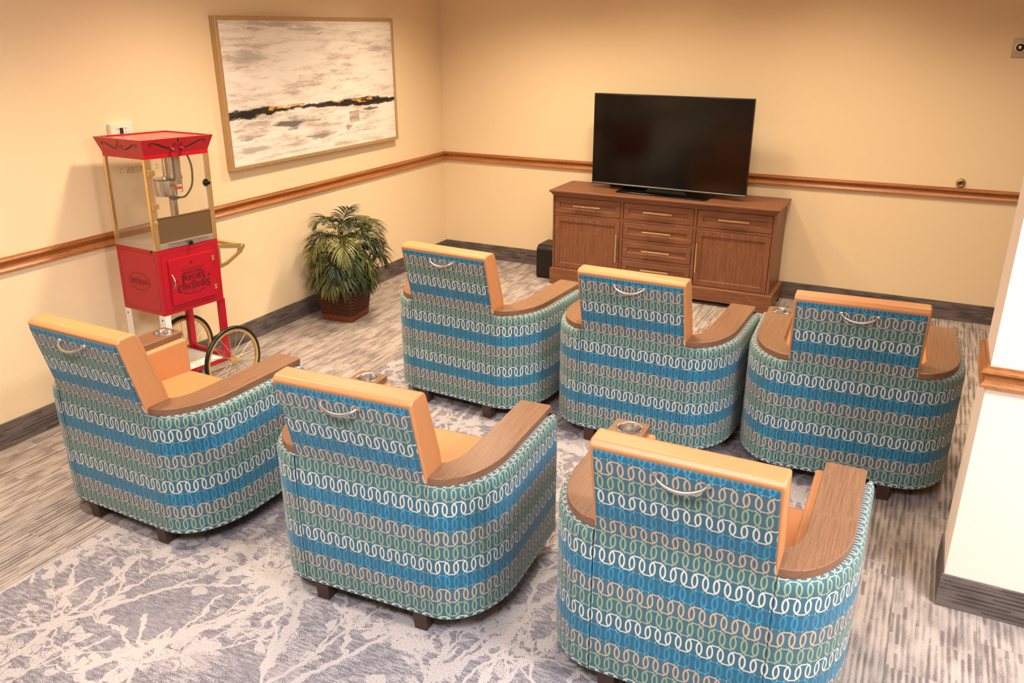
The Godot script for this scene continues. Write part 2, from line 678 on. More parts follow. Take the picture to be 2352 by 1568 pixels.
# an abstract landscape in horizontal palette-knife strokes: pale above and below a dark line with flecks of ochre
func painting_texture() -> ImageTexture:
	var w := 1600
	var h := 800
	var long := field(61, 0.022, w, h, 160, 800, 3)
	var mid := field(62, 0.020, w, h, 400, 800, 4)
	var fine := field(63, 0.16, w, h, 160, 800, 2)
	var up := field(64, 0.05, w, h, 1600, 200, 2)
	var big := field(65, 0.004, w, h, 800, 800, 2)
	var edge := field(66, 0.030, w, h, 400, 400, 4)
	var d := PackedByteArray()
	d.resize(w * h * 3)
	var white := Color(0.93, 0.90, 0.86)
	var pale := Color(0.85, 0.79, 0.74)
	var taupe := Color(0.64, 0.58, 0.53)
	var grey := Color(0.36, 0.33, 0.31)
	var blots := [[0.33, 0.745, 0.15, 0.045, 0.85], [0.82, 0.715, 0.06, 0.018, 0.9], [0.49, 0.87, 0.10, 0.035, 0.6], [0.08, 0.80, 0.09, 0.03, 0.5], [0.12, 0.26, 0.16, 0.06, 0.35], [0.60, 0.285, 0.05, 0.01, 0.7], [0.90, 0.22, 0.10, 0.03, 0.4], [0.46, 0.06, 0.12, 0.03, 0.3], [0.30, 0.02, 0.3, 0.03, 0.35], [0.92, 0.40, 0.07, 0.015, 0.5], [0.10, 0.90, 0.12, 0.03, 0.4], [0.66, 0.84, 0.025, 0.04, 0.5]]
	for y in h:
		var v := y / float(h)
		for x in w:
			var u := x / float(w)
			var i := y * w + x
			var l := (long[i] - 127) / 255.0
			var m := (mid[i] - 127) / 255.0
			var f := (fine[i] - 127) / 255.0
			var e := (edge[i] - 127) / 255.0
			var k := 0.74 + l * 0.75 + m * 0.45 + f * 0.55 + (up[i] - 127) / 255.0 * 0.06 + (big[i] - 127) / 255.0 * 0.6
			var c := taupe.lerp(pale, clampf(k * 1.5 + 0.05, 0.0, 1.0)).lerp(white, clampf(k * 1.9 - 0.75, 0.0, 1.0))
			for bl in blots:
				var q: float = absf(u - bl[0]) / bl[2] + absf(v - bl[1]) / bl[3]
				if q < 1.6:
					c = c.lerp(grey, clampf((1.0 - q + l * 1.6 + m + f * 0.8) * 1.4, 0.0, 1.0) * bl[4])
			if absf(u - 0.705) < 0.033 + e * 0.006 and absf(v - 0.765) < 0.045 + e * 0.01:
				c = c.lerp(Color(0.60, 0.55, 0.50), clampf(0.7 + l * 1.5 + f, 0.2, 0.9))
			var line := 0.645 - 0.012 * sin(u * 5.0) + e * 0.030
			var half := 0.026 + 0.010 * sin(u * 9.0 + 1.0) + m * 0.02
			var s := (half - absf(v - line)) / 0.012 + f * 1.3 + l * 0.8
			if s > 0.0:
				c = c.lerp(Color(0.075, 0.055, 0.055).lerp(Color(0.28, 0.24, 0.24), clampf(0.35 + l * 2.2 - f, 0.0, 1.0) * (0.9 if u < 0.2 else 0.5)), clampf(s, 0.0, 1.0))
			var gold := maxf(maxf(0.10 - absf(u - 0.30), 0.07 - absf(u - 0.61)), 0.08 - absf(u - 0.76))
			if gold > 0.0 and absf(v - line + 0.020) < 0.007 + e * 0.03 and l + f * 1.2 > -0.08:
				c = Color(0.80, 0.52, 0.09).lerp(Color(0.9, 0.68, 0.3), clampf(f + 0.4, 0.0, 1.0))
			d[i * 3] = clampi(int(c.r * 255.0), 0, 255)
			d[i * 3 + 1] = clampi(int(c.g * 255.0), 0, 255)
			d[i * 3 + 2] = clampi(int(c.b * 255.0), 0, 255)
	return picture(w, h, d)


func mottled(seed_: int, a: Color, b: Color, freq: float, w0: int, h0: int) -> ImageTexture:
	var w := 512
	var n := field(seed_, freq, w, w, w0, h0, 3)
	var d := PackedByteArray()
	d.resize(w * w * 3)
	for i in w * w:
		var c := a.lerp(b, n[i] / 255.0)
		d[i * 3] = c.r8
		d[i * 3 + 1] = c.g8
		d[i * 3 + 2] = c.b8
	return picture(w, w, d)


func textured(t: Texture2D, scale: Vector2, rough := 0.6, tint := Color.WHITE, spec := 0.5) -> StandardMaterial3D:
	var m := mat(tint, rough, 0.0, spec)
	m.albedo_texture = t
	m.uv1_scale = Vector3(scale.x, scale.y, 1)
	return m


func triplanar(m: StandardMaterial3D, per_metre: float) -> StandardMaterial3D:
	m.uv1_triplanar = true
	m.uv1_world_triplanar = false
	m.uv1_scale = Vector3.ONE * per_metre
	return m


func make_materials() -> void:
	M.wall = mat(rgb(233, 209, 172), 0.85, 0.0, 0.3)
	M.wall.normal_enabled = true
	M.wall.normal_texture = bump(1, 0.09, 512, 3.0)
	M.wall.normal_scale = 0.25
	triplanar(M.wall, 2.5)
	M.wall_pale = M.wall.duplicate()
	M.wall_pale.albedo_color = rgb(238, 222, 206)
	M.ceiling = mat(rgb(226, 220, 208), 0.9)
	M.oak = textured(wood_texture(11, rgb(142, 80, 36), rgb(196, 130, 72), 0.35, 1.6), Vector2(3.2, 0.9), 0.34)
	M.walnut = textured(wood_texture(12, rgb(108, 66, 42), rgb(146, 94, 62), 0.20, 2.2), Vector2(3.0, 1.3), 0.42)
	M.armwood = textured(wood_texture(13, rgb(115, 81, 59), rgb(150, 110, 81), 0.16, 2.4), Vector2(6.0, 1.4), 0.30)
	M.legwood = mat(rgb(62, 39, 31), 0.5)
	M.fabric = textured(fabric_texture(), Vector2(1.0 / 0.470, 1.0 / 0.2148), 0.72, Color.WHITE, 0.4)
	M.fabric.rim_enabled = true
	M.fabric.rim = 0.35
	M.fabric.rim_tint = 0.5
	M.leather = mat(rgb(197, 135, 87), 0.38)
	M.leather.normal_enabled = true
	M.leather.normal_texture = bump(2, 0.12, 512, 4.0)
	M.leather.normal_scale = 0.18
	triplanar(M.leather, 5.0)
	M.seam = mat(rgb(36, 70, 84), 0.9)
	M.under = mat(rgb(20, 18, 18), 0.95)
	var stripes := stripe_texture(rgb(176, 163, 155), rgb(108, 98, 95), 40)
	M.stripe = textured(stripes, Vector2(0.5, 0.5), 0.95, Color.WHITE, 0.15)
	M.base_carpet = textured(stripes, Vector2(0.62, 0.5), 0.95, rgb(172, 168, 170), 0.15)
	M.leafy = textured(leaf_texture(), Vector2(1.0 / 3.0, 1.0 / 3.0), 0.95, Color.WHITE, 0.15)
	M.painting = textured(painting_texture(), Vector2.ONE, 0.65)
	M.gilt = textured(mottled(71, rgb(166, 134, 92), rgb(204, 172, 124), 0.08, 512, 96), Vector2(6, 3), 0.38)
	M.gilt.metallic = 0.35
	M.steel = mat(rgb(206, 202, 198), 0.24, 1.0)
	M.nickel = mat(rgb(198, 194, 192), 0.3, 1.0)
	M.champagne = mat(rgb(222, 196, 156), 0.32, 1.0)
	M.brass = mat(rgb(230, 200, 142), 0.27, 0.85)
	M.rim_gold = mat(rgb(204, 168, 104), 0.42, 0.45)
	M.red = mat(rgb(172, 19, 37), 0.20)
	M.red_knob = mat(rgb(128, 30, 32), 0.16)
	M.ink = mat(rgb(44, 14, 14), 0.5)
	M.ink_faint = mat(rgb(120, 22, 26), 0.45)
	M.silver = mat(rgb(196, 188, 178), 0.35, 0.7)
	M.scoop = textured(mottled(72, rgb(120, 98, 70), rgb(142, 118, 88), 0.2, 512, 512), Vector2(6, 6), 0.35)
	M.scoop.metallic = 0.6
	M.white = mat(rgb(226, 222, 214), 0.45)
	M.black = mat(rgb(16, 14, 14), 0.38)
	M.gloss_black = mat(rgb(7, 7, 8), 0.09)
	M.screen = mat(rgb(5, 4, 5), 0.12, 0.0, 0.45)
	M.rubber = mat(rgb(15, 14, 14), 0.34)
	M.cream = mat(rgb(232, 222, 196), 0.5)
	M.glass = mat(Color(0.75, 0.68, 0.55, 0.07), 0.04)
	M.glass.metallic_specular = 0.36
	M.glass.transparency = BaseMaterial3D.TRANSPARENCY_ALPHA
	M.print_glass = mat(rgb(112, 84, 52), 0.6)
	M.leaf = mat(rgb(66, 78, 38), 0.30)
	M.leaf_dark = mat(rgb(40, 52, 30), 0.28)
	M.leaf_lime = mat(rgb(112, 114, 62), 0.34)
	for k in ["leaf", "leaf_dark", "leaf_lime"]:
		M[k].backlight = Color(0.10, 0.14, 0.05)
	M.stem = mat(rgb(92, 96, 44), 0.6)
	M.wicker = textured(mottled(73, rgb(50, 22, 12), rgb(108, 54, 30), 0.12, 512, 512), Vector2(14, 14), 0.55)
	M.wicker_pale = textured(mottled(74, rgb(92, 44, 20), rgb(150, 84, 44), 0.2, 512, 64), Vector2(14, 14), 0.55)
	M.soil = mat(rgb(38, 28, 22), 1.0)
	M.glow_warm = mat(rgb(255, 236, 206), 0.5)
	M.glow_warm.emission_enabled = true
	M.glow_warm.emission = Color(1.0, 0.80, 0.55)
	M.glow_warm.emission_energy_multiplier = 4.0
	M.glow_cool = mat(rgb(250, 250, 250), 0.5)
	M.glow_cool.emission_enabled = true
	M.glow_cool.emission = Color(0.92, 0.95, 1.0)
	M.glow_cool.emission_energy_multiplier = 3.0


# ------------------------------------------------------------------ the room
const WARM := Color(1.0, 0.915, 0.79)
const COOL := Color(0.97, 0.98, 1.0)


func downlight(x: float, z: float, power: float, label: String) -> void:
	var o := thing("ceiling_light", Vector3(x, CEIL, z), 0.0, label, "light", "recessed warm downlights")
	var g := Geo.new()
	g.lathe([Vector2(0.105, 0.0), Vector2(0.108, -0.004), Vector2(0.100, -0.010), Vector2(0.085, -0.010), Vector2(0.080, -0.002)], Transform3D.IDENTITY, 28)
	part("trim_ring", g, M.white, o)
	g = Geo.new()
	g.lathe([Vector2(0.08, -0.002), Vector2(0.08, -0.004), Vector2(0.0, -0.005)], Transform3D.IDENTITY, 28)
	part("lamp_lens", g, M.glow_warm, o)
	var l := SpotLight3D.new()
	l.light_size = 0.12
	l.spot_angle = 68.0
	l.spot_angle_attenuation = 1.0
	l.light_color = WARM
	l.light_energy = power
	l.shadow_enabled = true
	l.spot_range = 12.0
	l.spot_attenuation = 2.0
	l.position = Vector3(0, -0.016, 0)
	l.rotation_degrees.x = -90
	l.name = "lamp_light"
	o.add_child(l, true)


func troffer(x: float, z: float, power: float, label: String) -> void:
	var o := thing("ceiling_panel_light", Vector3(x, CEIL, z), 0.0, label, "light", "flat ceiling panels")
	var g := Geo.new()
	for s in [-1.0, 1.0]:
		g.box(Vector3(s * 0.60, -0.01, 0), Vector3(0.03, 0.02, 0.66), 0.003)
		g.box(Vector3(0, -0.01, s * 0.315), Vector3(1.2, 0.02, 0.03), 0.003)
	part("frame", g, M.white, o)
	g = Geo.new()
	g.box(Vector3(0, -0.006, 0), Vector3(1.17, 0.008, 0.60), 0.002)
	part("lamp_diffuser", g, M.glow_cool, o)
	var l := AreaLight3D.new()
	l.area_size = Vector2(1.16, 0.58)
	l.light_color = COOL
	l.light_energy = power
	l.shadow_enabled = true
	l.area_range = 12.0
	l.area_attenuation = 2.0
	l.position = Vector3(0, -0.024, 0)
	l.rotation_degrees.x = -90
	l.name = "lamp_light"
	o.add_child(l, true)


func block(called: String, a: Vector3, b: Vector3, m: Material) -> MeshInstance3D:
	var g := Geo.new()
	g.box((a + b) * 0.5, b - a, 0.0005)
	return struct(called, g, m)


func build_room() -> void:
	block("wall_left", Vector3(-0.15, -0.1, -0.15), Vector3(0, CEIL + 0.1, 9.15), M.wall)
	block("wall_back", Vector3(0, -0.1, -0.15), Vector3(7.15, CEIL + 0.1, 0), M.wall)
	block("wall_right", Vector3(7.0, -0.1, 0), Vector3(7.15, CEIL + 0.1, 9.15), M.wall)
	block("wall_front", Vector3(0, -0.1, 9.0), Vector3(7.0, CEIL + 0.1, 9.15), M.wall)
	block("wall_partition", Vector3(4.02, 0, 3.075), Vector3(7.0, CEIL, 3.343), M.wall_pale)
	block("ceiling", Vector3(0, CEIL, 0), Vector3(7.0, CEIL + 0.1, 9.0), M.ceiling)

	# the floor: carpet planks laid staggered round a field of patterned carpet
	var fl := Node3D.new()
	hang(fl, "floor", self)
	fl.set_meta("kind", "structure")
	var g := Geo.new()
	g.box(Vector3(3.5, -0.06, 4.5), Vector3(7.0, 0.10, 9.0), 0.001)
	part("subfloor", g, M.under, fl)
	rng.seed = 5
	var sizes := {}
	var lay := func(x0: float, x1: float, z0: float, z1: float) -> void:
		var w := x1 - x0
		var len := z1 - z0
		var key := "%.3f_%.3f_%d" % [w, len, rng.randi_range(0, 4)]
		if not sizes.has(key):
			var q := Geo.new()
			q.box(Vector3.ZERO, Vector3(w - 0.0004, 0.010, len - 0.0004), 0.0006, Vector3.BACK, Vector2(rng.randf_range(0, 2), rng.randf_range(0, 2)))
			sizes[key] = q.mesh()
		var o := put("carpet_plank", sizes[key], M.stripe, fl)
		o.position = Vector3((x0 + x1) * 0.5, -0.005, (z0 + z1) * 0.5)
	var X0 := 1.02
	var X1 := 3.62
	var Z0 := 2.15
	for strip in [[0.0, X0, 0.0, 5.4, 4], [X0, X1, 0.0, Z0, 10], [X1, 4.92, 0.0, 5.4, 5]]:
		var wide: float = (strip[1] - strip[0]) / strip[4]
		for i in int(strip[4]):
			var z: float = strip[2] - 1.0 * [0.0, 0.5, 0.25, 0.75][(i * 3 + int(strip[0])) % 4]
			while z < strip[3] - 0.01:
				var a := maxf(z, strip[2])
				var b := minf(z + 1.0, strip[3])
				if b - a > 0.02:
					lay.call(strip[0] + wide * i, strip[0] + wide * (i + 1), a, b)
				z += 1.0
	g = Geo.new()  # the same carpet where the photograph does not look
	g.box(Vector3(5.96, -0.005, 2.7), Vector3(2.08, 0.010, 5.4), 0.001, Vector3.BACK)
	g.box(Vector3(X0 * 0.5, -0.005, 7.2), Vector3(X0, 0.010, 3.6), 0.001, Vector3.BACK)
	g.box(Vector3((X1 + 7.0) * 0.5, -0.005, 7.2), Vector3(7.0 - X1, 0.010, 3.6), 0.001, Vector3.BACK)
	part("carpet_field", g, M.stripe, fl)
	g = Geo.new()
	g.box(Vector3((X0 + X1) * 0.5, -0.005, (Z0 + 9.0) * 0.5), Vector3(X1 - X0 - 0.001, 0.010, 9.0 - Z0 - 0.001), 0.0015, Vector3.BACK)
	part("patterned_carpet", g, M.leafy, fl)

	# oak chair rails and carpet baseboards
	var rail := [Vector2(0, 0.831), Vector2(0.017, 0.831), Vector2(0.0195, 0.833), Vector2(0.0195, 0.840), Vector2(0.016, 0.844), Vector2(0.011, 0.850), Vector2(0.0085, 0.858), Vector2(0.0085, 0.864), Vector2(0.012, 0.872), Vector2(0.018, 0.877), Vector2(0.0215, 0.882), Vector2(0.0215, 0.888), Vector2(0.018, 0.892), Vector2(0.012, 0.894), Vector2(0.010, 0.895), Vector2(0.009, 0.900), Vector2(0, 0.900)]
	var skirt := [Vector2(0, 0.0), Vector2(0.009, 0.0), Vector2(0.009, 0.123), Vector2(0.006, 0.127), Vector2(0, 0.127)]
	var walls := [["left", [Vector2(0, 9.0), Vector2(0, 0)]], ["back", [Vector2(0, 0), Vector2(7.0, 0)]], ["partition", [Vector2(4.02, 3.075), Vector2(4.02, 3.343), Vector2(7.0, 3.343)]]]
	for i in 3:
		var way: Array = walls[i][1].duplicate()
		way.reverse()  # the room lies to the left of the way
		g = Geo.new()
		g.moulding(way, rail)
		struct("trim_%d" % (i + 1), g, M.oak)
		g = Geo.new()
		g.moulding(way, skirt)
		struct("baseboard_" + walls[i][0], g, M.base_carpet)


# ------------------------------------------------------------------ the armchairs
const ROW0 := 0.8979  # height at which the pattern's blue row begins


func corner_path(inset: float, seg := 12) -> Array:
	# the outline of the right half of the shell, from the rear seam round the corner to the inner front edge: [point, normal]
	var rx := 0.19 - inset
	var rz := 0.28 - inset
	var out := []
	for i in seg + 1:
		var a := PI * 0.5 * (1.0 - float(i) / seg)
		out.append([Vector2(0.25 + rx * cos(a), -0.268 + rz * sin(a)), Vector2(cos(a) / rx, sin(a) / rz).normalized()])
	for z in [-0.35, -0.45, -0.55]:
		out.append([Vector2(0.44 - inset, z), Vector2(1, 0)])
	for i in 6:
		var a := -PI * 0.5 * float(i) / 5
		out.append([Vector2(0.418 + (0.022 - inset) * cos(a), -0.615 + (0.022 - inset) * sin(a)), Vector2(cos(a), sin(a))])
	out.append([Vector2(0.30, -0.637 + inset), Vector2(0, -1)])
	return out


func make_chair() -> Node3D:
	var root := thing("lounge_chair", Vector3.ZERO, 0.0, "", "armchair", "six patterned lounge chairs")
	var lean := Vector2(0.288, 0.069).normalized()  # up and back along the rear of the backrest

	# the rear of the chair: one length of fabric from the hem to the top of the backrest
	var g := Geo.new()
	var prof := []  # z, y, pattern height
	for q in [[0.004, 0.072], [0.011, 0.080], [0.012, 0.20], [0.012, 0.36], [0.011, 0.50], [0.009, 0.545]]:
		prof.append([Vector2(q[0], q[1]), q[1]])
	for q in [0.0, 0.02, 0.05, 0.12, 0.20, 0.26, 0.289, 0.293]:
		prof.append([Vector2(0.008 + lean.y * q + (0.0015 if q > 0.02 and q < 0.28 else 0.0) - (0.004 if q > 0.29 else 0.0), 0.572 + lean.x * q), 0.575 + q])
	var last := []
	for j in prof.size():
		var p: Vector2 = prof[j][0]
		var d: Vector2 = (prof[mini(j + 1, prof.size() - 1)][0] - prof[maxi(j - 1, 0)][0]).normalized()
		var nn := Vector3(0, -d.x, d.y)
		var hw := lerpf(0.2495, 0.2425, clampf((p.y - 0.56) / 0.05, 0.0, 1.0)) - 0.004 * clampf((p.y - 0.6) / 0.26, 0.0, 1.0)
		var row := []
		for k in [[-1.0, 0.006], [-0.985, 0.0], [-0.5, 0.0], [0.0, 0.0], [0.5, 0.0], [0.985, 0.0], [1.0, 0.006]]:
			var e := (nn + Vector3(k[0] * 1.2, 0, 0)).normalized() if absf(k[0]) > 0.99 else nn
			row.append(g.add(Vector3(k[0] * hw, p.y, p.x - k[1]), e, Vector2(k[0] * hw + 0.03, ROW0 - prof[j][1])))
		if j > 0:
			for k in 6:
				g.quad(last[k], last[k + 1], row[k + 1], row[k])
		last = row
	part("back_panel", g, M.fabric, root)

	for s in [-1.0, 1.0]:
		# the side: from the rear seam round the corner to the front of the arm
		g = Geo.new()
		var way := corner_path(0.0)
		var cols := []
		var run := 0.0
		for i in way.size():
			if i > 0:
				run += (way[i][0] as Vector2).distance_to(way[i - 1][0])
			var col := []
			for q in [[0.012, 0.071, -0.9, 0.3], [0.002, 0.078, -0.3, 0.9], [0.0, 0.090, 0.0, 1.0], [0.0, 0.30, 0.0, 1.0], [0.0, 0.535, 0.0, 1.0], [0.002, 0.553, 0.3, 0.9], [0.009, 0.566, 0.75, 0.65], [0.018, 0.571, 1.0, 0.15], [0.040, 0.572, 1.0, 0.0]]:
				var p: Vector2 = way[i][0] - way[i][1] * q[0]
				if q[1] > 0.5 and i > 15:
					p = way[i][0] - way[i][1] * minf(q[0], 0.018)
				var nn: Vector3 = Vector3(s * way[i][1].x * q[3], q[2], way[i][1].y * q[3])
				col.append(g.add(Vector3(s * p.x, q[1], p.y), nn, Vector2((run + 0.28) * s, ROW0 - q[1] - (q[0] if q[1] > 0.5 else 0.0))))
			cols.append(col)
		for i in cols.size() - 1:
			for j in cols[i].size() - 1:
				g.quad(cols[i][j], cols[i + 1][j], cols[i + 1][j + 1], cols[i][j + 1])
		part("side_panel", g, M.fabric, root)
		# welted seam between rear and side
		g = Geo.new()
		g.tube([Vector3(s * 0.2498, 0.074, 0.0095), Vector3(s * 0.2498, 0.3, 0.0105), Vector3(s * 0.2498, 0.566, 0.0085)], 0.0016, 6)
		part("seam", g, M.seam, root)
		# leather inside of the arm
		g = Geo.new()
		var fl := Geo.soft([Vector2(-0.632, 0.20), Vector2(-0.632, 0.568), Vector2(-0.06, 0.568), Vector2(-0.06, 0.20)], [0.014, 0.016, 0.014, 0.014])
		g.push(fl, 0.262, 0.305, 0.012, Transform3D(Basis(Vector3(0, 0, 1), Vector3(0, 1, 0), Vector3(s, 0, 0)), Vector3.ZERO))
		part("arm_lining", g, M.leather, root)
		arm_cap(root, s)

	# leather backrest: a wedge that leans back
	g = Geo.new()
	var side := Geo.soft([Vector2(-0.01, 0.44), Vector2(0.002, 0.572), Vector2(0.073, 0.868), Vector2(0.060, 0.882), Vector2(-0.012, 0.886), Vector2(-0.092, 0.64), Vector2(-0.112, 0.52), Vector2(-0.108, 0.42)], [0.02, 0.15, 0.010, 0.016, 0.030, 0.12, 0.10, 0.02], 6)
	g.push(side, -0.250, 0.250, 0.008, Transform3D(Basis(Vector3(0, 0, 1), Vector3(0, 1, 0), Vector3(1, 0, 0)), Vector3.ZERO), Vector3.UP, 5)
	var bc := part("back_cushion", g, M.leather, root)
	# stitched seam down each side of the backrest
	for s in [-1.0, 1.0]:
		g = Geo.new()
		g.tube([Vector3(s * 0.2500, 0.862, 0.0), Vector3(s * 0.2503, 0.75, -0.040), Vector3(s * 0.2503, 0.64, -0.074), Vector3(s * 0.2500, 0.57, -0.086)], 0.0013, 5)
		part("stitching", g, M.leather, bc)

	# seat and front
	g = Geo.new()
	g.push(Geo.soft([Vector2(-0.645, 0.285), Vector2(-0.645, 0.415), Vector2(-0.40, 0.432), Vector2(-0.10, 0.420), Vector2(-0.06, 0.285)], [0.03, 0.045, 0.3, 0.03, 0.03], 6), -0.266, 0.266, 0.025, Transform3D(Basis(Vector3(0, 0, 1), Vector3(0, 1, 0), Vector3(1, 0, 0)), Vector3.ZERO), Vector3.UP, 4)
	part("seat_cushion", g, M.leather, root)
	g = Geo.new()
	g.box(Vector3(0, 0.18, -0.61), Vector3(0.60, 0.21, 0.03), 0.008)
	part("front_panel", g, M.leather, root)
	g = Geo.new()
	g.push(Geo.soft([Vector2(-0.40, -0.61), Vector2(0.40, -0.61), Vector2(0.40, -0.20), Vector2(0.25, -0.01), Vector2(-0.25, -0.01), Vector2(-0.40, -0.20)], [0.02, 0.02, 0.1, 0.05, 0.05, 0.1]), -0.082, -0.072, 0.0, Transform3D(Basis(Vector3(1, 0, 0), Vector3(0, 0, 1), Vector3(0, -1, 0)), Vector3.ZERO))
	part("dust_cover", g, M.under, root)

	for sx in [-1.0, 1.0]:
		for z in [-0.026, -0.575]:
			g = Geo.new()
			var h := 0.021
			g.stack([[sx * 0.197 - h, sx * 0.197 + h, z - h, z + h, 0.0], [sx * 0.197 - h - 0.002, sx * 0.197 + h + 0.002, z - h - 0.002, z + h + 0.002, 0.003], [sx * 0.197 - 0.0275, sx * 0.197 + 0.0275, z - 0.0275, z + 0.0275, 0.076]], true, true, Vector3.UP)
			part("leg", g, M.legwood, root)

	# bow handle on the rear of the backrest
	g = Geo.new()
	var o := Transform3D(Basis(Vector3.RIGHT, Vector3(0, lean.x, lean.y), Vector3(0, -lean.y, lean.x)), Vector3(0, 0.829, 0.0715))
	g.xf = o
	var pts := []
	var rad := []
	for i in 17:
		var u := -1.0 + i / 8.0
		var r := 1.0 - u * u
		pts.append(Vector3(u * 0.066, -0.016 * r, 0.006 + 0.026 * pow(r, 0.55)))
		rad.append(0.0032 + 0.0034 * r)
	g.tube(pts, rad, 8)
	var pull := part("pull_handle", g, M.nickel, root)
	for s in [-1.0, 1.0]:
		g = Geo.new()
		g.lathe([Vector2(0.0, 0.0085), Vector2(0.005, 0.0075), Vector2(0.0085, 0.004), Vector2(0.009, 0.0), Vector2(0.009, -0.003)], o * Transform3D(Basis(Vector3.RIGHT, Vector3(0, 0, 1), Vector3(0, -1, 0)), Vector3(s * 0.068, 0, 0.002)), 14)
		part("mount", g, M.nickel, pull)
	return root


func arm_cap(root: Node3D, s: float) -> void:
	var pts := []
	for i in 13:  # outer edge, round the rear corner
		var a := PI * 0.5 * (1.0 - i / 12.0)
		pts.append([Vector2(0.248 + 0.163 * cos(a), -0.262 + 0.262 * sin(a)), Vector2(cos(a) / 0.163, sin(a) / 0.262).normalized()])
	pts.append_array([[Vector2(0.411, -0.626), Vector2(1, 0)], [Vector2(0.4085, -0.6325), Vector2(0.7, -0.7)], [Vector2(0.402, -0.635), Vector2(0, -1)], [Vector2(0.298, -0.635), Vector2(0, -1)], [Vector2(0.2915, -0.6325), Vector2(-0.7, -0.7)], [Vector2(0.289, -0.626), Vector2(-1, 0)]])
	for i in 9:  # inner edge, curling towards the backrest
		var a := PI * 0.5 * i / 8.0
		pts.append([Vector2(0.238 + 0.051 * cos(a), -0.225 + 0.125 * sin(a)), -Vector2(cos(a) / 0.051, sin(a) / 0.125).normalized()])
	var y0 := 0.571
	var y1 := 0.597
	var e := 0.003
	var g := Geo.new()
	var k := pts.size()
	var rows := []
	for q in [[y0, 0.0, 0.0], [y1 - e, 0.0, 0.0], [y1 - e * 0.3, e * 0.3, 0.7], [y1, e, 1.0]]:
		var row := []
		for i in k:
			var n2: Vector2 = pts[i][1].normalized()
			var p: Vector2 = pts[i][0] - n2 * q[1]
			row.append(g.add(Vector3(s * p.x, q[0], p.y), Vector3(s * n2.x * (1.0 - q[2] * 0.9), q[2], n2.y * (1.0 - q[2] * 0.9)), Vector2(q[0] + absf(n2.y) * p.x, p.y)))
		rows.append(row)
	for j in 3:
		for i in k:
			g.quad(rows[j][i], rows[j][(i + 1) % k], rows[j + 1][(i + 1) % k], rows[j + 1][i])
	var hole := s < 0.0
	var hc := Vector2(0.346, -0.578)
	for lv in 2:
		var y := y0 if lv == 0 else y1
		var nn := Vector3.DOWN if lv == 0 else Vector3.UP
		var poly := PackedVector2Array()
		for q in pts:
			var p: Vector2 = q[0] - q[1].normalized() * (e if lv == 1 else 0.0)
			poly.append(p)
		if not hole:
			flat_cap(g, poly, s, y, nn)
			continue
		# the front of the cap is cut apart at z = -0.52 so that the cup can sit in a round hole
		var rear := PackedVector2Array()
		var front := PackedVector2Array()
		for p in poly:
			if p.y > -0.52:
				rear.append(p)
			else:
				front.append(p)
		var xo := 0.411 - (e if lv == 1 else 0.0)
		var xi := 0.289 + (e if lv == 1 else 0.0)
		# rear outline: outer arc then inner arc; close it along the cut
		var r2 := PackedVector2Array()
		for i in rear.size():
			r2.append(rear[i])
			if i == 12:
				r2.append(Vector2(xo, -0.52))
				r2.append(Vector2(xi, -0.52))
		flat_cap(g, r2, s, y, nn)
		var ring := [Vector2(xi, -0.52), Vector2(xo, -0.52)]
		ring.append_array(Array(front))
		var c2 := PackedVector2Array()
		var m := ring.size()
		for i in m:  # finer points along the outline
			for j in 6:
				c2.append((ring[i] as Vector2).lerp(ring[(i + 1) % m], j / 6.0))
		var outer := []
		var inner := []
		for p in c2:
			var d := (p - hc).normalized()
			var w := hc + d * 0.0405
			outer.append(g.add(Vector3(s * p.x, y, p.y), nn, Vector2(p.x, p.y)))
			inner.append(g.add(Vector3(s * w.x, y, w.y), nn, Vector2(w.x, w.y)))
		for i in c2.size():
			var b := (i + 1) % c2.size()
			g.quad(outer[i], outer[b], inner[b], inner[i])
	var cap := part("arm_cap", g, M.armwood, root)
	if hole:
		g = Geo.new()
		g.lathe([Vector2(0.0402, -0.05), Vector2(0.0405, y1 - 0.572), Vector2(0.0450, y1 - 0.5705), Vector2(0.0455, y1 - 0.569), Vector2(0.0440, y1 - 0.5680), Vector2(0.0400, y1 - 0.5690), Vector2(0.0385, y1 - 0.572), Vector2(0.0375, -0.045), Vector2(0.034, -0.049), Vector2(0.0, -0.050)], Transform3D(Basis.IDENTITY, Vector3(s * hc.x, 0.571, hc.y)), 32, 0.5)
		part("cup_holder", g, M.steel, cap)


func flat_cap(g: Geo, poly: PackedVector2Array, s: float, y: float, nn: Vector3) -> void:
	var f := Geometry2D.triangulate_polygon(poly)
	var at := []
	for p in poly:
		at.append(g.add(Vector3(s * p.x, y, p.y), nn, Vector2(p.x, p.y)))
	for i in range(0, f.size(), 3):
		g.tri(at[f[i]], at[f[i + 1]], at[f[i + 2]])


func build_chairs() -> void:
	var first := make_chair()
	var spots := [
		[1.109, 4.306, -0.018, "patterned blue lounge chair nearest the left wall, standing beside the red popcorn cart"],
		[2.283, 4.283, 0.053, "patterned blue lounge chair in the middle of the near row of three"],
		[3.325, 4.250, 0.007, "rightmost lounge chair of the near row, its base cut off by the photo's bottom edge"],
		[1.714, 2.756, -0.062, "patterned blue lounge chair in the far row, to the right of the potted palm"],
		[2.671, 2.768, -0.020, "patterned blue lounge chair in the far row, directly in front of the wooden credenza"],
		[3.596, 2.716, 0.053, "patterned blue lounge chair in the far row, nearest the white partition at right"],
	]
	for i in spots.size():
		var c: Node3D = first
		if i > 0:
			c = first.duplicate()
			c.name = numbered(self, "lounge_chair")
			add_child(c, true)
		c.position = Vector3(spots[i][0], 0, spots[i][1])
		c.rotation.y = spots[i][2]
		c.set_meta("label", spots[i][3])


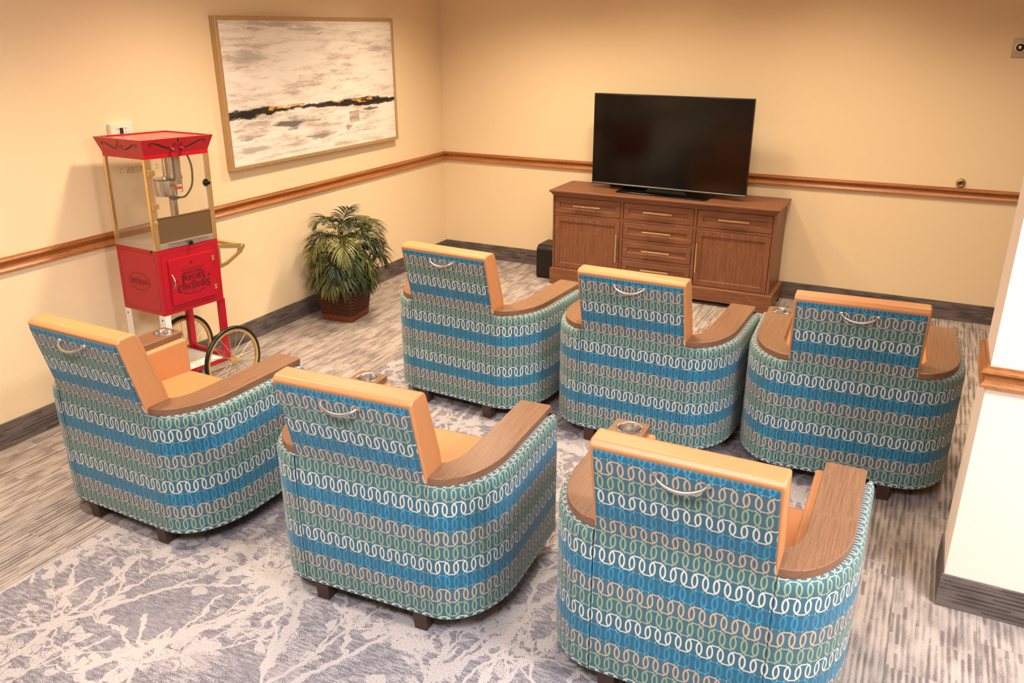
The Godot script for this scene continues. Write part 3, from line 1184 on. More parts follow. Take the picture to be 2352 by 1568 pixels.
# ------------------------------------------------------------------ credenza, television, speakers
func front_board(x0: float, x1: float, y0: float, y1: float, z: float, grain: Vector3) -> Geo:
	# a frame-and-panel front: flat border, bevel down to a sunk panel
	var g := Geo.new()
	var b := 0.038
	var dp := 0.007
	var th := 0.018
	var rect := func(i: float, zz: float) -> Array:
		return [Vector3(x0 + i, y0 + i, zz), Vector3(x1 - i, y0 + i, zz), Vector3(x1 - i, y1 - i, zz), Vector3(x0 + i, y1 - i, zz)]
	var rings := [rect.call(0.0, z - th), rect.call(0.0, z - 0.0015), rect.call(0.0015, z), rect.call(b, z), rect.call(b + 0.004, z - dp), ]
	for j in rings.size() - 1:
		for i in 4:
			var p := [rings[j][i], rings[j][(i + 1) % 4], rings[j + 1][(i + 1) % 4], rings[j + 1][i]]
			var nn: Vector3 = (p[1] - p[0]).cross(p[2] - p[0]).normalized()
			if j == 2:
				nn = Vector3.BACK
			g.face(p, nn, grain if j != 2 or i % 2 == 0 or grain == Vector3.UP else Vector3.RIGHT)
	g.face(rings[-1], Vector3.BACK, grain)
	return g


func bar_pull(parent: Node, a: Vector3, b: Vector3) -> void:
	var g := Geo.new()
	var d := (b - a)
	var size := Vector3(maxf(absf(d.x), 0.0115), maxf(absf(d.y), 0.0115), 0.009)
	g.box((a + b) * 0.5 + Vector3(0, 0, 0.026), size, 0.0015)
	for u in [0.17, 0.83]:
		g.box(a.lerp(b, u) + Vector3(0, 0, 0.012), Vector3(0.006, 0.006, 0.024), 0.001)
	part("handle", g, M.champagne, parent)


func build_credenza() -> void:
	var root := thing("credenza", Vector3(2.05, 0, 0.22), 0.0, "long brown wooden credenza with six drawers and two doors against the far wall", "cabinet")
	var home := Transform3D(Basis.IDENTITY, -root.position)
	var mk := func() -> Geo:
		var q := Geo.new()
		q.xf = home
		return q
	var zf := 0.425
	var g: Geo = mk.call()
	g.stack([[1.225, 2.878, 0.02, 0.428, 0.700], [1.220, 2.883, 0.018, 0.434, 0.706], [1.213, 2.892, 0.016, 0.446, 0.722], [1.205, 2.902, 0.015, 0.458, 0.728], [1.204, 2.903, 0.015, 0.459, 0.730], [1.204, 2.903, 0.015, 0.459, 0.740], [1.206, 2.901, 0.015, 0.457, 0.742]], true, true, Vector3.RIGHT)
	part("top", g, M.walnut, root)
	g = mk.call()
	g.box(Vector3(1.231, 0.415, 0.2125), Vector3(0.018, 0.58, 0.385), 0.002, Vector3.UP)
	g.box(Vector3(2.871, 0.415, 0.2125), Vector3(0.018, 0.58, 0.385), 0.002, Vector3.UP)
	g.box(Vector3(2.051, 0.415, 0.03), Vector3(1.64, 0.58, 0.015), 0.002, Vector3.UP)
	part("carcass", g, M.walnut, root)
	g = mk.call()
	g.box(Vector3(2.051, 0.415, 0.30), Vector3(1.62, 0.56, 0.21), 0.001)
	part("interior", g, M.under, root)
	g = mk.call()
	for q in [[1.222, 1.237], [1.7665, 1.7880], [2.3155, 2.3365], [2.861, 2.880]]:
		g.box(Vector3((q[0] + q[1]) * 0.5, 0.415, zf - 0.010), Vector3(q[1] - q[0], 0.58, 0.021), 0.0015, Vector3.UP)
	for q in [[1.237, 1.7665, 0.5465, 0.5630], [2.3365, 2.861, 0.5455, 0.5625], [1.788, 2.3155, 0.5460, 0.5665], [1.788, 2.3155, 0.4025, 0.4200], [1.788, 2.3155, 0.2570, 0.2785], [1.237, 2.861, 0.6900, 0.7030], [1.237, 2.861, 0.1270, 0.1350]]:
		g.box(Vector3((q[0] + q[1]) * 0.5, (q[2] + q[3]) * 0.5, zf - 0.011), Vector3(q[1] - q[0], q[3] - q[2], 0.020), 0.0012, Vector3.RIGHT)
	part("face_frame", g, M.walnut, root)
	var gap := 0.0034
	for q in [[1.237, 1.7665, 0.5630, 0.6900], [1.788, 2.3155, 0.5665, 0.6900], [1.788, 2.3155, 0.4200, 0.5460], [1.788, 2.3155, 0.2785, 0.4025], [1.788, 2.3155, 0.1350, 0.2570], [2.3365, 2.861, 0.5625, 0.6900]]:
		g = front_board(q[0] + gap, q[1] - gap, q[2] + gap, q[3] - gap, zf - 0.001, Vector3.RIGHT)
		for i in g.v.size():
			g.v[i] = home * g.v[i]
		var d := part("drawer", g, M.walnut, root)
		var cx: float = (q[0] + q[1]) * 0.5
		var cy: float = (q[2] + q[3]) * 0.5 + 0.004
		bar_pull(d, home * Vector3(cx - 0.107, cy, zf - 0.008), home * Vector3(cx + 0.107, cy, zf - 0.008))
	for q in [[1.237, 1.7665, 0.1350, 0.5465, 1.748], [2.3365, 2.861, 0.1350, 0.5455, 2.356]]:
		g = front_board(q[0] + gap, q[1] - gap, q[2] + gap, q[3] - gap, zf - 0.001, Vector3.UP)
		for i in g.v.size():
			g.v[i] = home * g.v[i]
		var d := part("door", g, M.walnut, root)
		bar_pull(d, home * Vector3(q[4], 0.238, zf - 0.002), home * Vector3(q[4], 0.448, zf - 0.002))
	# plinth with bracket feet: boards cut out along the bottom
	g = mk.call()
	var cut := func(a: float, b: float, foot: float) -> Array:
		return [Vector2(a, 0), Vector2(a + foot - 0.035, 0), Vector2(a + foot - 0.018, 0.012), Vector2(a + foot - 0.010, 0.026), Vector2(a + foot + 0.012, 0.034), Vector2(b - foot - 0.012, 0.034), Vector2(b - foot + 0.010, 0.026), Vector2(b - foot + 0.018, 0.012), Vector2(b - foot + 0.035, 0), Vector2(b, 0), Vector2(b, 0.124), Vector2(a, 0.124)]
	var zeros := []
	zeros.resize(12)
	zeros.fill(0.0)
	g.push(Geo.soft(cut.call(1.205, 2.908, 0.28), zeros), 0.418, 0.438, 0.0015, Transform3D.IDENTITY, Vector3.RIGHT)
	for x in [1.205, 2.888]:
		g.push(Geo.soft(cut.call(0.020, 0.418, 0.105), zeros), x, x + 0.020, 0.0015, Transform3D(Basis(Vector3(0, 0, 1), Vector3(0, 1, 0), Vector3(1, 0, 0)), Vector3.ZERO), Vector3.BACK)
	g.stack([[1.205, 2.908, 0.02, 0.438, 0.122], [1.207, 2.906, 0.02, 0.436, 0.128], [1.218, 2.884, 0.02, 0.428, 0.132]], true, true, Vector3.RIGHT)
	part("plinth", g, M.walnut, root)
	g = mk.call()
	g.box(Vector3(2.055, 0.080, 0.20), Vector3(1.60, 0.082, 0.02), 0.001)
	part("plinth_back", g, M.under, root)


func build_tv() -> void:
	var root := thing("television", Vector3(2.042, 0.742, 0.25), -0.062, "large black flat-screen television standing on the wooden credenza", "television")
	var w := 1.185
	var h := 0.662
	var y0 := 0.033
	var g := Geo.new()
	g.box(Vector3(0, y0 + h * 0.5, -0.010), Vector3(w, h, 0.026), 0.004)
	g.box(Vector3(0, y0 + h * 0.40, -0.040), Vector3(w * 0.75, h * 0.6, 0.045), 0.012)
	part("casing", g, M.black, root)
	g = Geo.new()
	g.box(Vector3(0, y0 + h * 0.5 + 0.006, 0.0028), Vector3(w - 0.016, h - 0.026, 0.004), 0.001)
	part("screen", g, M.screen, root)
	g = Geo.new()
	g.push(Geo.soft([Vector2(-0.020, y0 + 0.0005), Vector2(0.0075, y0 - 0.001), Vector2(0.0085, y0 + 0.006), Vector2(0.003, y0 + 0.013), Vector2(-0.020, y0 + 0.012)], [0.001, 0.003, 0.003, 0.001, 0.001]), -w * 0.5, w * 0.5, 0.0, Transform3D(Basis(Vector3(0, 0, 1), Vector3(0, 1, 0), Vector3(1, 0, 0)), Vector3.ZERO))
	part("lower_bezel", g, mat(rgb(58, 52, 52), 0.38, 0.5), root)
	var lx := -0.020
	for k in 5:
		g = Geo.new()
		g.box(Vector3(lx + k * 0.0075, y0 + 0.0085, 0.0070), Vector3(0.0052, 0.0045, 0.002), 0.0006)
		part("maker_mark", g, M.silver, root)
	g = Geo.new()
	g.push(Geo.soft([Vector2(-0.345, -0.115), Vector2(0.345, -0.115), Vector2(0.345, 0.118), Vector2(-0.345, 0.118)], [0.012, 0.012, 0.012, 0.012]), 0.0, 0.011, 0.003, Transform3D(Basis(Vector3(1, 0, 0), Vector3(0, 0, -1), Vector3(0, 1, 0)), Vector3(0, 0.0, 0.0)))
	part("stand", g, M.gloss_black, root)
	g = Geo.new()
	g.stack([[-0.16, 0.16, -0.050, -0.008, 0.010], [-0.13, 0.13, -0.048, -0.014, 0.034], [-0.13, 0.13, -0.048, -0.014, 0.16]])
	part("neck", g, M.black, root)

	var b := thing("soundbar", Vector3(1.757, 0.742, 0.070), 0.09, "low black box lying on the credenza behind the television's left side", "soundbar")
	g = Geo.new()
	g.box(Vector3(0, 0.0215, 0), Vector3(0.40, 0.043, 0.064), 0.006)
	part("casing", g, M.black, b)
	g = Geo.new()
	g.box(Vector3(0, 0.0215, 0.0325), Vector3(0.38, 0.032, 0.002), 0.0006)
	part("grille", g, M.under, b)

	var s := thing("subwoofer", Vector3(1.112, 0, 0.215), 0.0, "small black floor speaker box beside the credenza's left end", "speaker")
	g = Geo.new()
	var up := Transform3D(Basis(Vector3(0, 0, 1), Vector3(0, 1, 0), Vector3(1, 0, 0)), Vector3.ZERO)
	g.push(Geo.soft([Vector2(-0.115, 0.004), Vector2(-0.112, 0.268), Vector2(0.085, 0.268), Vector2(0.117, 0.235), Vector2(0.122, 0.004)], [0.016, 0.022, 0.035, 0.035, 0.016], 6), -0.074, 0.074, 0.014, up, Vector3.UP, 4)
	part("cabinet", g, M.black, s)
	for x in [-0.05, 0.05]:
		for z in [-0.09, 0.09]:
			g = Geo.new()
			g.lathe([Vector2(0.012, 0.008), Vector2(0.012, 0.001), Vector2(0.010, 0.0), Vector2(0.0, 0.0)], Transform3D(Basis.IDENTITY, Vector3(x, 0, z)), 12)
			part("foot", g, M.rubber, s)


# ------------------------------------------------------------------ painting and small wall fittings
func build_wall_things() -> void:
	var root := thing("painting", Vector3(0.0, 1.52, 1.604), 0.0, "large abstract landscape painting in a thin gilt frame on the left wall", "painting")
	var hz := 0.869
	var hy := 0.434
	var g := Geo.new()
	var side := func(a: Vector3, b: Vector3, inw: Vector3) -> void:
		# one length of frame, mitred: face, inner rebate, outer side
		var along := (b - a).normalized()
		var q := Geo.new()
		var pr := [[0.0, 0.002], [0.0, 0.043], [0.002, 0.045], [0.020, 0.045], [0.022, 0.043], [0.022, 0.026]]
		for j in pr.size() - 1:
			var r0: Array = pr[j]
			var r1: Array = pr[j + 1]
			var p0: Vector3 = a + inw * r0[0] + along * r0[0] + Vector3(r0[1], 0, 0)
			var p1: Vector3 = b + inw * r0[0] - along * r0[0] + Vector3(r0[1], 0, 0)
			var p2: Vector3 = b + inw * r1[0] - along * r1[0] + Vector3(r1[1], 0, 0)
			var p3: Vector3 = a + inw * r1[0] + along * r1[0] + Vector3(r1[1], 0, 0)
			var d: Vector3 = inw * (r1[0] - r0[0]) + Vector3(r1[1] - r0[1], 0, 0)
			var nn: Vector3 = (inw * -d.x + Vector3(d.dot(inw), 0, 0)).normalized()
			q.face([p0, p1, p2, p3], nn, along)
		part("frame_side", q, M.gilt, root)
	side.call(Vector3(0, -hy, hz), Vector3(0, hy, hz), Vector3(0, 0, -1))
	side.call(Vector3(0, -hy, -hz), Vector3(0, hy, -hz), Vector3(0, 0, 1))
	side.call(Vector3(0, hy, -hz), Vector3(0, hy, hz), Vector3(0, -1, 0))
	side.call(Vector3(0, -hy, -hz), Vector3(0, -hy, hz), Vector3(0, 1, 0))
	var cz := hz - 0.0225
	var cy := hy - 0.0225
	var k := [g.add(Vector3(0.037, cy, cz), Vector3.RIGHT, Vector2(0, 0)), g.add(Vector3(0.037, cy, -cz), Vector3.RIGHT, Vector2(1, 0)), g.add(Vector3(0.037, -cy, -cz), Vector3.RIGHT, Vector2(1, 1)), g.add(Vector3(0.037, -cy, cz), Vector3.RIGHT, Vector2(0, 1))]
	g.quad(k[0], k[1], k[2], k[3])
	g.face([Vector3(0.003, cy, cz), Vector3(0.003, cy, -cz), Vector3(0.003, -cy, -cz), Vector3(0.003, -cy, cz)], Vector3.LEFT)
	g.face([Vector3(0.003, cy, cz), Vector3(0.037, cy, cz), Vector3(0.037, cy, -cz), Vector3(0.003, cy, -cz)], Vector3.UP)
	g.face([Vector3(0.003, -cy, cz), Vector3(0.037, -cy, cz), Vector3(0.037, -cy, -cz), Vector3(0.003, -cy, -cz)], Vector3.DOWN)
	part("canvas", g, M.painting, root)

	root = thing("thermostat", Vector3(0, 1.385, 3.172), 0.0, "cream plastic thermostat on the left wall above the popcorn cart", "thermostat")
	g = Geo.new()
	g.box(Vector3(0.013, 0, 0), Vector3(0.026, 0.104, 0.136), 0.004)
	part("casing", g, M.cream, root)
	g = Geo.new()
	g.box(Vector3(0.0268, 0.012, 0.005), Vector3(0.003, 0.048, 0.066), 0.001)
	part("face", g, M.white, root)
	g = Geo.new()
	g.box(Vector3(0.0284, 0.012, 0.008), Vector3(0.002, 0.030, 0.022), 0.0006)
	part("display", g, mat(rgb(58, 50, 26), 0.2), root)
	for z in [-0.018, 0.028]:
		for y in [0.003, 0.022]:
			g = Geo.new()
			g.box(Vector3(0.0286, y, z), Vector3(0.002, 0.005, 0.005), 0.0008)
			part("button", g, M.black, root)

	root = thing("door_holder", Vector3(4.120, 1.763, 0), 0.0, "metal plate with a round black and white magnet, high on the far wall at right", "door holder")
	g = Geo.new()
	g.box(Vector3(0, 0, 0.004), Vector3(0.078, 0.108, 0.008), 0.002)
	part("plate", g, mat(rgb(196, 172, 148), 0.3, 1.0), root)
	g = Geo.new()
	var out := Transform3D(Basis(Vector3.RIGHT, Vector3(0, 0, 1), Vector3(0, -1, 0)), Vector3(0, 0.004, 0.008))
	g.lathe([Vector2(0.0, 0.026), Vector2(0.022, 0.026), Vector2(0.0245, 0.024), Vector2(0.0245, 0.0)], out, 28)
	part("magnet", g, M.gloss_black, root)
	g = Geo.new()
	g.lathe([Vector2(0.022, 0.0262), Vector2(0.0245, 0.0262), Vector2(0.0265, 0.022), Vector2(0.0265, 0.0)], out, 28)
	part("rim", g, M.white, root)
	g = Geo.new()
	g.lathe([Vector2(0.0, 0.0285), Vector2(0.008, 0.028), Vector2(0.0105, 0.0262)], out, 20)
	part("core", g, M.steel, root)
	for y in [0.040, -0.040]:
		g = Geo.new()
		g.lathe([Vector2(0.0, 0.0025), Vector2(0.0035, 0.002), Vector2(0.0045, 0.0)], Transform3D(out.basis, Vector3(0, y, 0.008)), 12)
		part("screw", g, M.steel, root)

	root = thing("door_stop", Vector3(3.944, 0.933, 0), 0.0, "round brushed metal door bumper on the far wall just above the oak rail", "door stop")
	g = Geo.new()
	g.lathe([Vector2(0.010, 0.012), Vector2(0.014, 0.020), Vector2(0.019, 0.021), Vector2(0.026, 0.015), Vector2(0.0285, 0.006), Vector2(0.029, 0.0)], Transform3D(out.basis, Vector3.ZERO), 30, 1.0)
	part("cup", g, mat(rgb(190, 160, 116), 0.26, 1.0), root)
	g = Geo.new()
	g.lathe([Vector2(0.0, 0.0135), Vector2(0.010, 0.0125)], Transform3D(out.basis, Vector3.ZERO), 20)
	part("bumper", g, mat(rgb(70, 52, 40), 0.6), root)


# ------------------------------------------------------------------ palm in a basket
func frond_mesh(seed_: int, arch: float) -> ArrayMesh:
	# a feather palm leaf that grows along +z, arching down; length 1
	rng.seed = seed_
	var g := Geo.new()
	var spine := []
	var dir := 0.85
	var p := Vector3.ZERO
	for i in 13:
		spine.append(p)
		p += Vector3(0, sin(dir), cos(dir)) / 12.0
		dir -= arch / 12.0 * (0.6 + i * 0.07)
	var rad := []
	for i in 13:
		rad.append(lerpf(0.011, 0.003, i / 12.0))
	g.tube(spine, rad, 5)
	for i in 22:
		var u := 0.24 + 0.76 * i / 21.0
		var f := u * 12.0
		var a := int(minf(f, 11.0))
		var c: Vector3 = spine[a].lerp(spine[a + 1], f - a)
		var along: Vector3 = (spine[a + 1] - spine[a]).normalized()
		var upv := along.cross(Vector3.RIGHT).normalized()
		if upv.y < 0.0:
			upv = -upv
		for s in [-1.0, 1.0]:
			var len := (0.44 * sin(PI * clampf(u * 0.80 + 0.20, 0, 1)) + 0.12) * rng.randf_range(0.85, 1.1)
			var ang := lerpf(1.25, 0.35, u) + rng.randf_range(-0.12, 0.12)
			var d: Vector3 = (Vector3(s, 0, 0) * sin(ang) + along * cos(ang) + upv * rng.randf_range(0.25, 0.60)).normalized()
			var wide := rng.randf_range(0.013, 0.018)
			var q := c
			var prev := []
			for j in 6:
				var v := j / 5.0
				var across := d.cross(upv).normalized()
				var nn := across.cross(d).normalized()
				if nn.dot(upv) < 0.0:
					nn = -nn
				var w := wide * (sin(PI * clampf(0.12 + v * 0.88, 0, 1)) + 0.03)
				var row := [g.add(q + across * w - nn * w * 0.05, (nn + across * 0.5).normalized()), g.add(q - nn * w * 0.45, nn), g.add(q - across * w - nn * w * 0.05, (nn - across * 0.5).normalized())]
				if j > 0:
					g.quad(prev[0], prev[1], row[1], row[0])
					g.quad(prev[1], prev[2], row[2], row[1])
				prev = row
				q += d * len / 5.0
				d = (d + Vector3(0, -0.30, 0)).normalized()
	return g.mesh()


func build_plant() -> void:
	var turn := 0.12
	var root := thing("potted_palm", Vector3(0.262, 0, 1.800), turn, "artificial feathery palm in a square brown wicker basket by the left wall", "potted plant")
	# basket: woven rows between a band of upright wraps and a rim
	var half := func(y: float) -> float:
		return lerpf(0.108, 0.140, y / 0.235)
	var basket := Geo.new()
	for r in 15:
		var y := 0.050 + r * 0.0118
		var h: float = half.call(y)
		var path := []
		for sd in 4:
			for j in 12:
				var u := -1.0 + 2.0 * j / 12.0
				var wob := 0.0042 * cos(j * PI + r * PI) if j > 0 else 0.0
				var p := Vector3(u * h, y + rng.randf_range(-0.001, 0.001), h + wob)
				path.append(Basis(Vector3.UP, -PI * 0.5 * sd) * Vector3(-p.x, p.y, p.z))
		var ordered := []
		for q in path:
			ordered.append(q)
		basket.tube(ordered, 0.0064, 6, true)
	var bk := part("basket", basket, M.wicker, root)
	var g := Geo.new()
	g.stack([[-0.106, 0.106, -0.106, 0.106, 0.002], [-0.134, 0.134, -0.134, 0.134, 0.225]], true, false)
	part("lining", g, M.under, bk)
	g = Geo.new()
	for sd in 4:
		for j in 24:
			var u := -1.0 + (j + 0.5) / 12.0
			var b := Basis(Vector3.UP, PI * 0.5 * sd)
			g.tube([b * Vector3(u * 0.112, 0.003, 0.1105), b * Vector3(u * 0.113, 0.022, 0.1155), b * Vector3(u * 0.113, 0.046, 0.1150)], 0.0056, 5)
	part("foot_band", g, M.wicker_pale, bk)
	g = Geo.new()
	for r in 2:
		var path := []
		for sd in 4:
			for j in 8:
				var q: Vector3 = Vector3(-(-1.0 + 2.0 * j / 8.0) * 0.139, 0.226 + 0.007 * r, 0.139)
				path.append(Basis(Vector3.UP, -PI * 0.5 * sd) * q)
		g.tube(path, 0.0075, 7, true)
	part("rim", g, M.wicker_pale, bk)
	g = Geo.new()
	g.box(Vector3(0, 0.20, 0), Vector3(0.25, 0.02, 0.25), 0.003)
	part("soil", g, M.soil, root)
	# stems and fronds
	var kinds := [frond_mesh(1, 2.6), frond_mesh(2, 3.1), frond_mesh(3, 3.5), frond_mesh(4, 2.0)]
	rng.seed = 21
	var stems := [Vector3(0, 0, 0), Vector3(0.05, 0, 0.04), Vector3(-0.05, 0, 0.03), Vector3(0.04, 0, -0.05), Vector3(-0.03, 0, -0.05)]
	var tops := [0.66, 0.52, 0.55, 0.50, 0.56]
	for i in 5:
		g = Geo.new()
		var lean: Vector3 = stems[i] * 0.8
		g.tube([stems[i] + Vector3(0, 0.205, 0), stems[i] + lean * 0.4 + Vector3(0, lerpf(0.2, tops[i], 0.5), 0), stems[i] + lean + Vector3(0, tops[i], 0)], [0.008, 0.007, 0.005], 6)
		part("stem", g, M.stem, root)
	var list := []  # height, direction, length, kind, tilt
	for i in 14:  # low skirt that hangs over the basket
		list.append([0.33 + 0.03 * (i % 3), TAU * i / 14.0 + rng.randf_range(-0.15, 0.15), rng.randf_range(0.27, 0.33), rng.randi_range(1, 2), rng.randf_range(-0.55, -0.20)])
	for i in 13:
		list.append([0.43 + 0.04 * (i % 2), TAU * (i + 0.5) / 13.0 + rng.randf_range(-0.2, 0.2), rng.randf_range(0.31, 0.37), rng.randi_range(0, 2), rng.randf_range(-0.35, 0.05)])
	for i in 10:
		list.append([0.54, TAU * i / 10.0 + rng.randf_range(-0.25, 0.25), rng.randf_range(0.29, 0.35), rng.randi_range(0, 1), rng.randf_range(-0.2, 0.2)])
	for i in 6:
		list.append([0.62, TAU * i / 6.0 + rng.randf_range(-0.3, 0.3), rng.randf_range(0.21, 0.27), [0, 3][i % 2], rng.randf_range(0.0, 0.4)])
	for i in 4:  # the fullest side
		list.append([0.36 + 0.03 * (i % 2), 0.45 + i * 0.30, rng.randf_range(0.28, 0.32), 2, rng.randf_range(-0.5, -0.25)])
	for i in list.size():
		var q: Array = list[i]
		var az: float = q[1]
		var size: float = q[2]
		var out := Vector3(sin(az + turn), 0, cos(az + turn))
		if out.x < 0.0:  # fronds on the side of the wall are short
			size *= lerpf(1.0, 0.62, minf(1.0, -out.x))
		var o := put("frond", kinds[q[3]], [M.leaf, M.leaf_dark, M.leaf, M.leaf_lime, M.leaf_dark][rng.randi_range(0, 4)], root)
		o.transform = Transform3D(Basis(Vector3.UP, az) * Basis(Vector3.RIGHT, -q[4]) * Basis.from_scale(Vector3.ONE * size), Vector3(sin(az) * 0.035, q[0], cos(az) * 0.035))


# ------------------------------------------------------------------ popcorn cart
const PS := 0.976
const PA := 0.3855
const PB := 0.3204


func pg() -> Geo:
	var g := Geo.new()
	g.xf = Transform3D(Basis.from_scale(Vector3.ONE * PS), Vector3.ZERO)
	return g


# raised print: a word fitted into a box of the given width and height, standing on the plane of o
func words(text: String, serif: bool, width: float, height: float, o: Transform3D, m: Material, parent: Node, weight := 700) -> void:
	var f := SystemFont.new()
	f.font_names = PackedStringArray(["Droid Serif" if serif else "Droid Sans"])
	f.font_weight = weight
	var t := TextMesh.new()
	t.text = text
	t.font = f
	t.font_size = 48
	t.pixel_size = 0.01
	t.depth = 0.02
	t.curve_step = 1.5
	var box := t.get_aabb()
	if box.size.x < 1e-4 or box.size.y < 1e-4:
		return
	var n := put("lettering", t, m, parent)
	var c := box.get_center()
	var sc := Vector3(width / box.size.x, height / box.size.y, 0.0008 / box.size.z)
	n.transform = o * Transform3D(Basis.from_scale(sc), Vector3(-c.x * sc.x, -c.y * sc.y, 0.0003))


func spiral(c: Vector2, r: float, from: float, turns: float, n := 18) -> Array:
	var out := []
	for i in n + 1:
		var u := i / float(n)
		out.append(c + Vector2.from_angle(from + turns * TAU * u) * r * (1.0 - 0.85 * u))
	return out


func flourish(g: Geo, o: Transform3D, half: float, tall: float) -> void:
	# a mirrored scroll: a long S stroke, curls and a small flower
	for s in [-1.0, 1.0]:
		var path := []
		var wid := []
		for i in 15:
			var u := i / 14.0
			path.append(Vector2(s * lerpf(0.14, 0.94, u) * half, tall * (0.02 + 0.34 * sin((u - 0.55) * PI * 1.1))))
			wid.append(tall * (0.05 + 0.13 * sin(PI * u)))
		g.ribbon(path, wid, o)
		var e: Vector2 = path[14]
		var curl := spiral(e + Vector2(0, -tall * 0.20), tall * 0.20, PI * 0.5, -s * 1.2)
		var cw := []
		cw.resize(curl.size())
		cw.fill(tall * 0.06)
		g.ribbon(curl, cw, o)
		curl = spiral(Vector2(s * half * 0.11, tall * 0.02), tall * 0.22, -PI * 0.5, s * 1.4)
		g.ribbon(curl, cw, o)
	for a in [[0.0, 0.62], [0.0, 0.40]]:
		g.ribbon([Vector2(-tall * 0.10, tall * (a[1] - 0.08)), Vector2(0, tall * a[1]), Vector2(tall * 0.10, tall * (a[1] - 0.08))], [tall * 0.03, tall * 0.14, tall * 0.03], o)
	g.ribbon([Vector2(0, tall * 0.66), Vector2(0, tall * 0.42), Vector2(0, tall * 0.26)], [tall * 0.02, tall * 0.16, tall * 0.02], o)
	g.ribbon([Vector2(0, tall * 0.05), Vector2(0, -tall * 0.3)], [tall * 0.07, tall * 0.02], o)


func border_print(g: Geo, o: Transform3D, x0: float, x1: float, y0: float, y1: float) -> void:
	# printed frame line with wavy corners
	var w := 0.0022
	var c := 0.055
	for s in [[x0, x1, y0, y1]]:
		g.ribbon([Vector2(x0 + c, y0), Vector2(x1 - c, y0)], [w, w], o)
		g.ribbon([Vector2(x0 + c, y1), Vector2(x1 - c, y1)], [w, w], o)
		g.ribbon([Vector2(x0, y0 + c), Vector2(x0, y1 - c)], [w, w], o)
		g.ribbon([Vector2(x1, y0 + c), Vector2(x1, y1 - c)], [w, w], o)
	for q in [[x0, y0, 1.0, 1.0], [x1, y0, -1.0, 1.0], [x0, y1, 1.0, -1.0], [x1, y1, -1.0, -1.0]]:
		var ph := []
		var pv := []
		var wd := []
		for i in 9:
			var u := i / 8.0
			ph.append(Vector2(q[0] + q[2] * (0.004 + u * c), q[1] + q[3] * 0.004 * sin(u * TAU)))
			pv.append(Vector2(q[0] + q[2] * 0.004 * sin(u * TAU), q[1] + q[3] * (0.004 + u * c)))
			wd.append(0.001 + 0.0028 * sin(PI * u))
		g.ribbon(ph, wd, o)
		g.ribbon(pv, wd, o)


